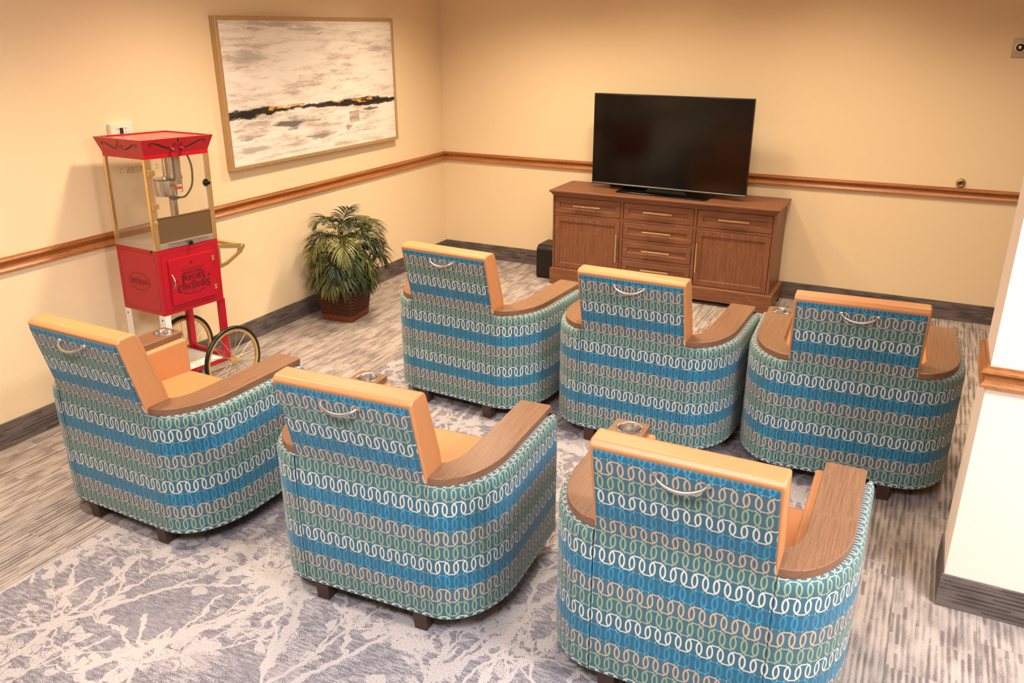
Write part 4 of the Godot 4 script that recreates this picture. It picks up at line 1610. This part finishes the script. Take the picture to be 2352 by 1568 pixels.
func build_popcorn() -> void:
	var root := thing("popcorn_cart", Vector3(0.4475, 0.054, 3.4544), 0.0, "red popcorn cart with brass-edged glass case and two large spoked wheels", "popcorn machine")
	root.rotation = Vector3(0, 1.517, -0.0312)
	var a := PA
	var b := PB
	var y1 := 0.4925
	var y2 := 0.834
	var y3 := 1.2845
	var y4 := 1.378
	var front := Transform3D(Basis.IDENTITY, Vector3(0, 0, 0.0))  # plane of the door, x along it
	var end := Transform3D(Basis(Vector3(0, 0, 1), Vector3.UP, Vector3(-1, 0, 0)), Vector3(0, 0, -b))  # the end that faces the room's near side
	var S := Transform3D(Basis.from_scale(Vector3.ONE * PS), Vector3.ZERO)

	# lower cabinet
	var g := pg()
	g.box(Vector3(a * 0.5, (y1 + y2) * 0.5, -b * 0.5), Vector3(a, y2 - y1, b), 0.003)
	var cab := part("cabinet", g, M.red, root)
	g = pg()
	border_print(g, front, 0.018, a - 0.018, y1 + 0.020, y2 - 0.022)
	border_print(g, end, 0.020, b - 0.020, y1 + 0.020, y2 - 0.020)
	part("border_print", g, M.ink_faint, cab)
	g = pg()  # oval badge on the end
	for r in [[0.083, 0.047, 0.003], [0.077, 0.042, 0.0012]]:
		var path := []
		var wd := []
		for i in 41:
			path.append(Vector2(b - 0.165 + r[0] * cos(TAU * i / 40.0), 0.657 + r[1] * sin(TAU * i / 40.0)))
			wd.append(r[2])
		g.ribbon(path, wd, end)
	for y in [0.678, 0.636]:
		g.ribbon([Vector2(b - 0.205, y), Vector2(b - 0.125, y)], [0.002, 0.002], end)
	var badge := part("badge", g, M.ink_faint, cab)
	words("NOSTALGIA", true, 0.130 * PS, 0.024 * PS, Transform3D(end.basis, Vector3(-0.0005, 0.657 * PS, -0.165 * PS)), M.ink_faint, cab)
	g = pg()
	g.lathe([Vector2(0.0, 0.0005), Vector2(0.007, 0.0005), Vector2(0.0075, 0.0)], Transform3D(Basis(Vector3(0, 1, 0), Vector3(-1, 0, 0), Vector3(0, 0, 1)), Vector3(0, 0.826, -0.040)), 16)
	part("cable_hole", g, M.under, cab)

	# door with print, hinges and handle
	g = pg()
	g.push(Geo.soft([Vector2(0.055, 0.537), Vector2(0.336, 0.537), Vector2(0.336, 0.779), Vector2(0.055, 0.779)], [0.008, 0.008, 0.008, 0.008]), -0.006, 0.009, 0.003, Transform3D.IDENTITY)
	var door := part("door", g, M.red, root)
	var on := func(x: float, y: float, z := 0.0090) -> Transform3D:
		return Transform3D(Basis.IDENTITY, Vector3(x, y, z) * PS)
	words("Old Fashioned", true, 0.140 * PS, 0.016 * PS, on.call(0.196, 0.7130), M.ink_faint, door, 400)
	words("MOVIE TIME", true, 0.128 * PS, 0.0105 * PS, on.call(0.193, 0.6925), M.ink, door)
	words("P", true, 0.027 * PS, 0.048 * PS, on.call(0.135, 0.6600), M.ink, door)
	words("OPCOR", true, 0.092 * PS, 0.028 * PS, on.call(0.197, 0.6655), M.ink, door)
	words("N", true, 0.026 * PS, 0.048 * PS, on.call(0.258, 0.6580), M.ink, door)
	words("AND", true, 0.034 * PS, 0.0085 * PS, on.call(0.193, 0.6410), M.ink, door)
	words("C", true, 0.026 * PS, 0.041 * PS, on.call(0.106, 0.6160), M.ink, door)
	words("ONCESSION", true, 0.150 * PS, 0.028 * PS, on.call(0.197, 0.6185), M.ink, door)
	words("S", true, 0.022 * PS, 0.041 * PS, on.call(0.287, 0.6160), M.ink, door)
	g = pg()
	flourish(g, Transform3D(Basis.IDENTITY, Vector3(0.194, 0.583, 0.0090)), 0.070, 0.022)
	for q in [[0.091, 0.659], [0.294, 0.657], [0.192, 0.744]]:
		var o := Transform3D(Basis.IDENTITY, Vector3(q[0], q[1], 0.0090))
		for k in 5:
			var d := Vector2.from_angle(TAU * k / 5.0 + 0.3)
			g.ribbon([d * 0.001, d * 0.005, d * 0.009], [0.0015, 0.0038, 0.001], o)
	part("ornament_print", g, M.ink, door)
	for y in [0.738, 0.580]:
		g = pg()
		g.box(Vector3(0.331, y, 0.0105), Vector3(0.016, 0.007, 0.004), 0.001)
		g.tube([Vector3(0.331, y - 0.012, 0.011), Vector3(0.331, y + 0.012, 0.011)], 0.0036, 8)
		g.box(Vector3(0.331, y + 0.010, 0.0105), Vector3(0.019, 0.005, 0.003), 0.001)
		g.box(Vector3(0.331, y - 0.010, 0.0105), Vector3(0.019, 0.005, 0.003), 0.001)
		part("hinge", g, M.brass, door)
	g = pg()
	var pts := []
	for i in 11:
		var u := i / 10.0
		pts.append(Vector3(0.066, lerpf(0.700, 0.628, u), 0.009 + 0.020 * sin(PI * u)))
	g.tube(pts, [0.0035, 0.0038, 0.004, 0.0045, 0.005, 0.005, 0.005, 0.0045, 0.004, 0.0038, 0.0035], 8)
	part("handle", g, M.steel, door)

	# glass case: brass corner posts, panes, deck, scoop flap
	for q in [[0.0, 0.0], [a, 0.0], [a, -b], [0.0, -b]]:
		g = pg()
		var sx := 1.0 if q[0] == 0.0 else -1.0
		var sz := -1.0 if q[1] == 0.0 else 1.0
		g.box(Vector3(q[0] + sx * 0.0145, (y2 + y3) * 0.5, q[1] + sz * 0.001), Vector3(0.029, y3 - y2, 0.002), 0.0006)
		g.box(Vector3(q[0] + sx * 0.001, (y2 + y3) * 0.5, q[1] + sz * 0.0095), Vector3(0.002, y3 - y2, 0.019), 0.0006)
		var post := part("corner_post", g, M.brass, root)
		for y in [y2 + 0.010]:
			g = pg()
			g.lathe([Vector2(0.0, 0.0025), Vector2(0.0035, 0.0018), Vector2(0.0042, 0.0)], Transform3D(Basis(Vector3.RIGHT, Vector3(0, 0, -sz), Vector3(0, sz, 0)), Vector3(q[0] + sx * 0.015, y, q[1])), 10)
			part("screw", g, M.steel, post)
	for q in [[Vector3(a * 0.5, (y2 + y3) * 0.5, -b + 0.005), Vector3(a - 0.01, y3 - y2, 0.003)], [Vector3(0.005, (y2 + y3) * 0.5 + 0.014, -b * 0.5), Vector3(0.003, y3 - y2 - 0.028, b - 0.012)], [Vector3(a - 0.005, (y2 + y3) * 0.5, -b * 0.5), Vector3(0.003, y3 - y2, b - 0.012)], [Vector3(a * 0.5 + 0.012, (0.995 + y3) * 0.5, -0.006), Vector3(a - 0.062, y3 - 0.995, 0.003)]]:
		g = pg()
		g.box(q[0], q[1], 0.0004)
		var pane := part("glass_pane", g, M.glass, root)
		if q[0].z < -b * 0.8:  # the print on the rear pane, seen from inside
			var o := Transform3D(Basis(Vector3(-1, 0, 0), Vector3.UP, Vector3(0, 0, -1)), Vector3(0.197, 1.198, -b + 0.0030) * PS)
			words("POPCORN", true, 0.150 * PS, 0.034 * PS, o, M.print_glass, pane)
			g = pg()
			for x in [0.090, 0.302]:
				g.ribbon(spiral(Vector2(x, 1.206), 0.010, 0.0, 1.3), [0.0016, 0.0016, 0.0016, 0.0016, 0.0016, 0.0016, 0.0016, 0.0016, 0.0016, 0.0016, 0.0016, 0.0016, 0.0016, 0.0016, 0.0016, 0.0016, 0.0016, 0.0016, 0.0016], Transform3D(Basis.IDENTITY, Vector3(0, 0, -b + 0.007)))
				g.ribbon([Vector2(x - 0.010, 1.190), Vector2(x + 0.012, 1.193)], [0.004, 0.001], Transform3D(Basis.IDENTITY, Vector3(0, 0, -b + 0.007)))
			part("ornament_print", g, M.print_glass, pane)
	for x in [0.036, a - 0.030]:  # slim metal edges of the hinged door pane
		g = pg()
		g.box(Vector3(x, (0.995 + y3) * 0.5, -0.004), Vector3(0.004, y3 - 0.995, 0.006), 0.001)
		part("door_edge", g, M.silver, root)
	g = pg()
	g.box(Vector3(a * 0.5, 0.848, -b * 0.5), Vector3(a - 0.012, 0.020, b - 0.012), 0.001)
	part("deck", g, M.silver, root)
	g = pg()
	g.box(Vector3(0.004, 0.848, -b * 0.5), Vector3(0.006, 0.028, b - 0.040), 0.001)
	part("end_rail", g, M.silver, root)
	g = pg()
	g.box(Vector3(0.195, 0.930, -0.005), Vector3(0.345, 0.128, 0.004), 0.001)
	g.box(Vector3(0.195, 0.993, -0.005), Vector3(0.345, 0.004, 0.009), 0.001)
	part("scoop_flap", g, M.scoop, root)
	g = pg()
	g.box(Vector3(0.205, 0.849, -0.003), Vector3(0.352, 0.028, 0.004), 0.001)
	g.box(Vector3(0.200, 0.864, 0.004), Vector3(0.250, 0.003, 0.014), 0.001)
	g.box(Vector3(0.200, 0.848, 0.0), Vector3(0.150, 0.026, 0.003), 0.0008)
	var strip := part("lower_rail", g, M.silver, root)
	for x in [0.137, 0.263]:
		g = pg()
		g.lathe([Vector2(0.0, 0.0025), Vector2(0.0035, 0.0018), Vector2(0.0042, 0.0)], Transform3D(Basis(Vector3.RIGHT, Vector3(0, 0, 1), Vector3(0, -1, 0)), Vector3(x, 0.850, 0.0015)), 10)
		part("screw", g, M.steel, strip)
	g = pg()
	g.lathe([Vector2(0.0, 0.020), Vector2(0.011, 0.019), Vector2(0.013, 0.015), Vector2(0.011, 0.010), Vector2(0.005, 0.006), Vector2(0.005, 0.0)], Transform3D(Basis(Vector3.RIGHT, Vector3(0, 0, 1), Vector3(0, -1, 0)), Vector3(0.200, 0.846, 0.001)), 18)
	part("knob", g, M.black, strip)
	g = pg()
	var side := Transform3D(Basis(Vector3.RIGHT, Vector3(0, 0, 1), Vector3(0, -1, 0)), Vector3(0.349, 1.136, -0.004))
	g.lathe([Vector2(0.0, 0.030), Vector2(0.008, 0.029), Vector2(0.010, 0.022), Vector2(0.006, 0.014), Vector2(0.018, 0.008), Vector2(0.020, 0.004), Vector2(0.018, 0.0)], side, 20)
	part("latch_knob", g, M.gloss_black, root)
	for q in [[1.055, 0.026], [1.218, 0.026]]:
		g = pg()
		g.box(Vector3(0.028, q[0], 0.002), Vector3(0.040, 0.026, 0.003), 0.0008)
		g.tube([Vector3(0.010, q[0] - 0.016, 0.003), Vector3(0.010, q[0] + 0.016, 0.003)], 0.003, 8)
		part("pane_hinge", g, M.brass, root)
	g = pg()
	var ring := []
	for i in 14:
		ring.append(Vector3(0.022 + 0.008 * cos(TAU * i / 14.0), 0.975 + 0.008 * sin(TAU * i / 14.0), 0.004))
	g.tube(ring, 0.0014, 6, true)
	part("chain_ring", g, M.steel, root)

	# kettle and works
	var kc := Vector3(0.226, 0, -0.165)
	g = pg()
	g.lathe([Vector2(0.0, 1.067), Vector2(0.045, 1.067), Vector2(0.054, 1.070), Vector2(0.057, 1.076), Vector2(0.058, 1.145), Vector2(0.062, 1.147), Vector2(0.062, 1.151), Vector2(0.056, 1.151)], Transform3D(Basis.IDENTITY, kc), 32)
	var kettle := part("kettle", g, M.steel, root)
	g = pg()
	for s in [-1.0, 1.0]:
		g.push(Geo.soft([Vector2(-0.055, 0.003), Vector2(0.055, 0.003), Vector2(0.035, 0.045), Vector2(-0.035, 0.045)], [0.002, 0.002, 0.02, 0.02]), 0.0, 0.002, 0.0, Transform3D(Basis(Vector3(1, 0, 0), Vector3(0, 0.18 * s * s, s).normalized(), Vector3(0, 1, -0.18 * s).normalized()), kc + Vector3(0, 1.152, 0)))
	part("lid_flap", g, M.steel, kettle)
	g = pg()
	g.tube([kc + Vector3(-0.004, 1.13, 0.057), kc + Vector3(0.000, 1.128, 0.085)], 0.003, 6)
	g.tube([kc + Vector3(-0.010, 1.118, 0.088), kc + Vector3(0.030, 1.115, 0.088)], [0.0085, 0.0075], 10)
	part("grip", g, M.red, kettle)
	g = pg()
	g.tube([kc + Vector3(0, 1.148, 0), kc + Vector3(0, 1.286, 0)], 0.004, 8)
	g.lathe([Vector2(0.010, 1.150), Vector2(0.008, 1.166), Vector2(0.005, 1.172)], Transform3D(Basis.IDENTITY, kc), 14)
	for i in 6:
		g.tube([kc + Vector3(-0.020, 1.176 + i * 0.008, 0.012), kc + Vector3(0.028, 1.176 + i * 0.008, 0.012)], 0.0008, 5)
	part("stirrer", g, M.steel, root)
	g = pg()
	g.tube([Vector3(0.290, 1.286, -0.19), Vector3(0.290, 1.150, -0.19)], 0.0145, 14)
	part("hanger_tube", g, M.steel, root)
	g = pg()
	g.box(Vector3(0.322, 1.200, -0.19), Vector3(0.034, 0.172, 0.040), 0.002)
	g.box(Vector3(0.330, 1.100, -0.165), Vector3(0.003, 0.044, 0.006), 0.001)
	g.box(Vector3(0.322, 1.078, -0.165), Vector3(0.022, 0.003, 0.006), 0.001)
	part("hanger_bracket", g, M.silver, root)
	g = pg()
	g.lathe([Vector2(0.0, 0.018), Vector2(0.010, 0.015), Vector2(0.016, 0.006), Vector2(0.017, 0.0)], Transform3D(Basis(Vector3(0, -1, 0), Vector3(1, 0, 0), Vector3(0, 0, 1)), Vector3(0.338, 1.150, -0.19)), 16)
	part("lamp_shade", g, M.steel, root)
	g = pg()
	g.tube([Vector3(0.292, 0.858, -0.195), Vector3(0.292, 1.064, -0.195)], 0.0165, 16)
	part("support_tube", g, M.steel, root)
	g = pg()
	var cable := [Vector3(0.345, 1.286, -0.13), Vector3(0.358, 1.262, -0.13), Vector3(0.372, 1.220, -0.13), Vector3(0.375, 1.170, -0.13), Vector3(0.366, 1.115, -0.13), Vector3(0.346, 1.078, -0.135), Vector3(0.318, 1.054, -0.14), Vector3(0.286, 1.052, -0.15)]
	var cv := Curve3D.new()
	for i in cable.size():
		var tan: Vector3 = (cable[mini(i + 1, 7)] - cable[maxi(i - 1, 0)]) / 6.0
		cv.add_point(cable[i], -tan, tan)
	g.tube(Array(cv.tessellate(3, 3)), 0.0052, 8)
	g.tube([Vector3(0.245, 1.060, -0.16), Vector3(0.262, 1.050, -0.155), Vector3(0.290, 1.052, -0.15)], [0.012, 0.013, 0.007], 10)
	part("power_cable", g, M.rubber, root)

	# flared sign box on top
	g = pg()
	var o3 := -0.0015
	var ov := 0.022
	var rc := func(o: float, y: float) -> Array:
		return [-o, a + o, -b - o, o, y]
	g.stack([rc.call(o3 - 0.004, y3 + 0.001), rc.call(o3, y3), rc.call(o3, y3 + 0.020), rc.call(ov, y4), rc.call(ov - 0.012, y4 + 0.001), rc.call(ov - 0.013, y4 - 0.004)], true, true)
	var sign_ := part("sign_box", g, M.red, root)
	var ftilt := Vector3(0, y4 - y3 - 0.020, ov - o3).normalized()
	var fo := Transform3D(Basis(Vector3.RIGHT, ftilt, Vector3(0, -ftilt.z, ftilt.y)), Vector3(a * 0.5, (y3 + 0.020 + y4) * 0.5, (ov + o3) * 0.5))
	g = pg()
	flourish(g, fo.translated_local(Vector3(0, 0.003, 0)), 0.170, 0.050)
	part("scroll_print", g, M.ink, sign_)
	var eo := Transform3D(Basis(Vector3(0, 0, 1), Vector3(-ftilt.z, ftilt.y, 0), Vector3(-ftilt.y, -ftilt.z, 0)), Vector3(-(ov + o3) * 0.5, (y3 + 0.020 + y4) * 0.5, -b * 0.5))
	g = pg()
	flourish(g, eo, 0.138, 0.045)
	part("scroll_print", g, M.ink, sign_)
	for x in [0.159, 0.216]:
		g = pg()
		g.lathe([Vector2(0.0, 0.018), Vector2(0.007, 0.0165), Vector2(0.010, 0.012), Vector2(0.010, 0.005), Vector2(0.012, 0.0)], fo * Transform3D(Basis(Vector3.RIGHT, Vector3(0, 0, 1), Vector3(0, -1, 0)), Vector3(x - a * 0.5, -0.018, 0)), 18)
		part("switch_knob", g, M.red_knob, sign_)
	for q in [[0.05, 0.0], [0.30, 0.0], [-1.0, -0.08], [-1.0, -0.26]]:
		g = pg()
		g.lathe([Vector2(0.0, 0.0022), Vector2(0.003, 0.0016), Vector2(0.004, 0.0)], Transform3D(Basis.IDENTITY, Vector3(q[0] if q[0] >= 0 else -ov + 0.006, y4 + 0.0008, q[1] if q[0] < 0 else ov - 0.006)), 10)
		part("screw", g, M.steel, sign_)

	# cart: two white legs, two red legs, base frame, axle and wheels
	var low := -0.0555
	for z in [-0.010, -b + 0.010]:
		g = pg()
		var sg := 1.0 if z > -0.1 else -1.0
		g.box(Vector3(0.002, (low + y1) * 0.5, z - sg * 0.014), Vector3(0.004, y1 - low, 0.046), 0.001)
		g.box(Vector3(0.018, (low + y1) * 0.5, z + sg * 0.008), Vector3(0.034, y1 - low, 0.003), 0.001)
		var leg := part("leg", g, M.white, root)
		g = pg()
		g.lathe([Vector2(0.0, 0.002), Vector2(0.004, 0.0015), Vector2(0.005, 0.0)], Transform3D(Basis(Vector3(0, 1, 0), Vector3(-1, 0, 0), Vector3(0, 0, 1)), Vector3(0, 0.468, z - sg * 0.012)), 12)
		part("bolt", g, M.black, leg)
	for z in [-0.022, -b + 0.022]:
		g = pg()
		g.box(Vector3(0.380, 0.320, z), Vector3(0.036, 0.35, 0.030), 0.002)
		part("leg", g, M.red, root)
	g = pg()
	g.box(Vector3(0.382, 0.166, -b * 0.5), Vector3(0.020, 0.022, b - 0.074), 0.002)
	part("cross_bar", g, M.red, root)
	for z in [-0.006, -b + 0.006]:
		g = pg()
		g.box(Vector3(0.190, 0.148, z), Vector3(0.372, 0.026, 0.004), 0.001)
		part("base_rail", g, M.red, root)
	g = pg()
	g.box(Vector3(0.186, 0.152, -b * 0.5), Vector3(0.350, 0.006, b - 0.020), 0.001)
	part("base_shelf", g, M.white, root)
	var wc := Vector3(0.360, 0.152, 0)
	var r := 0.1950
	g = pg()
	g.tube([wc + Vector3(0, 0, 0.070), wc + Vector3(0, 0, -b - 0.030)], 0.006, 10)
	part("axle", g, M.steel, root)
	for z in [0.052, -b - 0.018]:
		var c: Vector3 = wc + Vector3(0, 0, z)
		var loop := []
		var loop2 := []
		for i in 48:
			var d := Vector3(cos(TAU * i / 48.0), sin(TAU * i / 48.0), 0)
			loop.append(c + d * (r - 0.010))
			loop2.append(d)
		g = pg()
		g.tube(loop, 0.0115, 10, true)
		var wheel := part("wheel", g, M.rubber, root)
		g = pg()
		var prof := [Vector2(r - 0.016, -0.008), Vector2(r - 0.019, -0.008), Vector2(r - 0.031, -0.006), Vector2(r - 0.032, 0.0), Vector2(r - 0.031, 0.006), Vector2(r - 0.019, 0.008), Vector2(r - 0.016, 0.008)]
		prof.reverse()
		g.lathe(prof, Transform3D(Basis(Vector3.RIGHT, Vector3(0, 0, 1), Vector3(0, -1, 0)), c), 48, 1.2)
		part("rim", g, M.rim_gold, wheel)
		for i in 16:
			var w := TAU * i / 16.0 + 0.1
			var tw := 0.75 if i % 2 == 0 else -0.75
			var zz := 0.010 if i % 4 < 2 else -0.010
			g = pg()
			g.tube([c + Vector3(cos(w + tw), sin(w + tw), 0) * 0.016 + Vector3(0, 0, zz), c + Vector3(cos(w), sin(w), 0) * (r - 0.032)], 0.0019, 5)
			part("spoke", g, M.champagne, wheel)
		g = pg()
		g.lathe([Vector2(0.0, -0.020), Vector2(0.008, -0.019), Vector2(0.018, -0.013), Vector2(0.019, -0.009), Vector2(0.011, -0.006), Vector2(0.011, 0.006), Vector2(0.019, 0.009), Vector2(0.018, 0.013), Vector2(0.010, 0.016), Vector2(0.009, 0.026), Vector2(0.0, 0.027)], Transform3D(Basis(Vector3.RIGHT, Vector3(0, 0, 1), Vector3(0, -1, 0)), c), 20)
		part("hub", g, M.brass, wheel)

	# push handle: two bent arms and a grip between them
	g = pg()
	for z in [-0.020, -b + 0.020]:
		handle_arm(g, z)
	g.tube([Vector3(0.566, 0.756, -0.010), Vector3(0.566, 0.756, -b + 0.010)], 0.012, 12)
	part("push_handle", g, M.brass, root)


func handle_arm(g: Geo, z: float) -> void:
	# a closed triangular loop of flat bar
	var outer := [Vector2(PA + 0.001, 0.797), Vector2(0.566, 0.770), Vector2(0.578, 0.752), Vector2(0.556, 0.722), Vector2(0.450, 0.672), Vector2(PA + 0.001, 0.660)]
	var inner := [Vector2(PA + 0.020, 0.772), Vector2(0.530, 0.750), Vector2(0.536, 0.744), Vector2(0.528, 0.730), Vector2(0.440, 0.690), Vector2(PA + 0.020, 0.685)]
	for lv in [-0.006, 0.006]:
		for i in 6:
			var k := (i + 1) % 6
			g.face([Vector3(outer[i].x, outer[i].y, z + lv), Vector3(outer[k].x, outer[k].y, z + lv), Vector3(inner[k].x, inner[k].y, z + lv), Vector3(inner[i].x, inner[i].y, z + lv)], Vector3(0, 0, signf(lv)))
	for lp in [[outer, 1.0], [inner, -1.0]]:
		for i in 6:
			var p: Vector2 = lp[0][i]
			var q: Vector2 = lp[0][(i + 1) % 6]
			var d := (q - p).normalized()
			var nn: Vector3 = Vector3(-d.y, d.x, 0) * lp[1]
			g.face([Vector3(p.x, p.y, z - 0.006), Vector3(q.x, q.y, z - 0.006), Vector3(q.x, q.y, z + 0.006), Vector3(p.x, p.y, z + 0.006)], nn)


# ------------------------------------------------------------------
func _ready() -> void:
	var cam := Camera3D.new()
	cam.name = "camera"
	cam.position = Vector3(3.7589, 1.8805, 6.1033)
	cam.rotation = Vector3(-0.365353, 0.471093, -0.002574)
	cam.fov = 45.335
	cam.near = 0.05
	cam.current = true
	add_child(cam)

	var env := Environment.new()
	env.background_mode = Environment.BG_COLOR
	env.background_color = Color(0, 0, 0)
	env.tonemap_mode = Environment.TONE_MAPPER_LINEAR
	env.tonemap_exposure = 1.18
	env.sdfgi_enabled = true
	env.ssao_enabled = true
	env.ssil_enabled = true
	var we := WorldEnvironment.new()
	we.environment = env
	we.name = "surroundings"
	add_child(we)

	make_materials()
	downlight(1.05, 1.2, 6.8, "warm recessed downlight in the ceiling before the painting's right half")
	downlight(1.05, 2.9, 6.4, "warm recessed downlight in the ceiling above the popcorn cart")
	downlight(1.95, 1.0, 3.6, "warm recessed downlight in the ceiling before the television's left half")
	downlight(3.1, 1.0, 3.8, "warm recessed downlight in the ceiling before the credenza's right end")
	downlight(2.6, 2.9, 4.6, "warm recessed downlight in the ceiling above the far row of armchairs")
	downlight(1.05, 4.6, 5.0, "warm recessed downlight in the ceiling left of the near row of armchairs")
	downlight(4.1, 1.4, 4.2, "warm recessed downlight in the ceiling before the far wall's door stop")
	troffer(3.0, 6.0, 8.0, "flat white ceiling panel light behind the near row of armchairs")
	troffer(5.4, 4.6, 12.0, "flat white ceiling panel light before the partition wall")

	build_room()
	build_chairs()
	build_credenza()
	build_tv()
	build_wall_things()
	build_popcorn()
	build_plant()
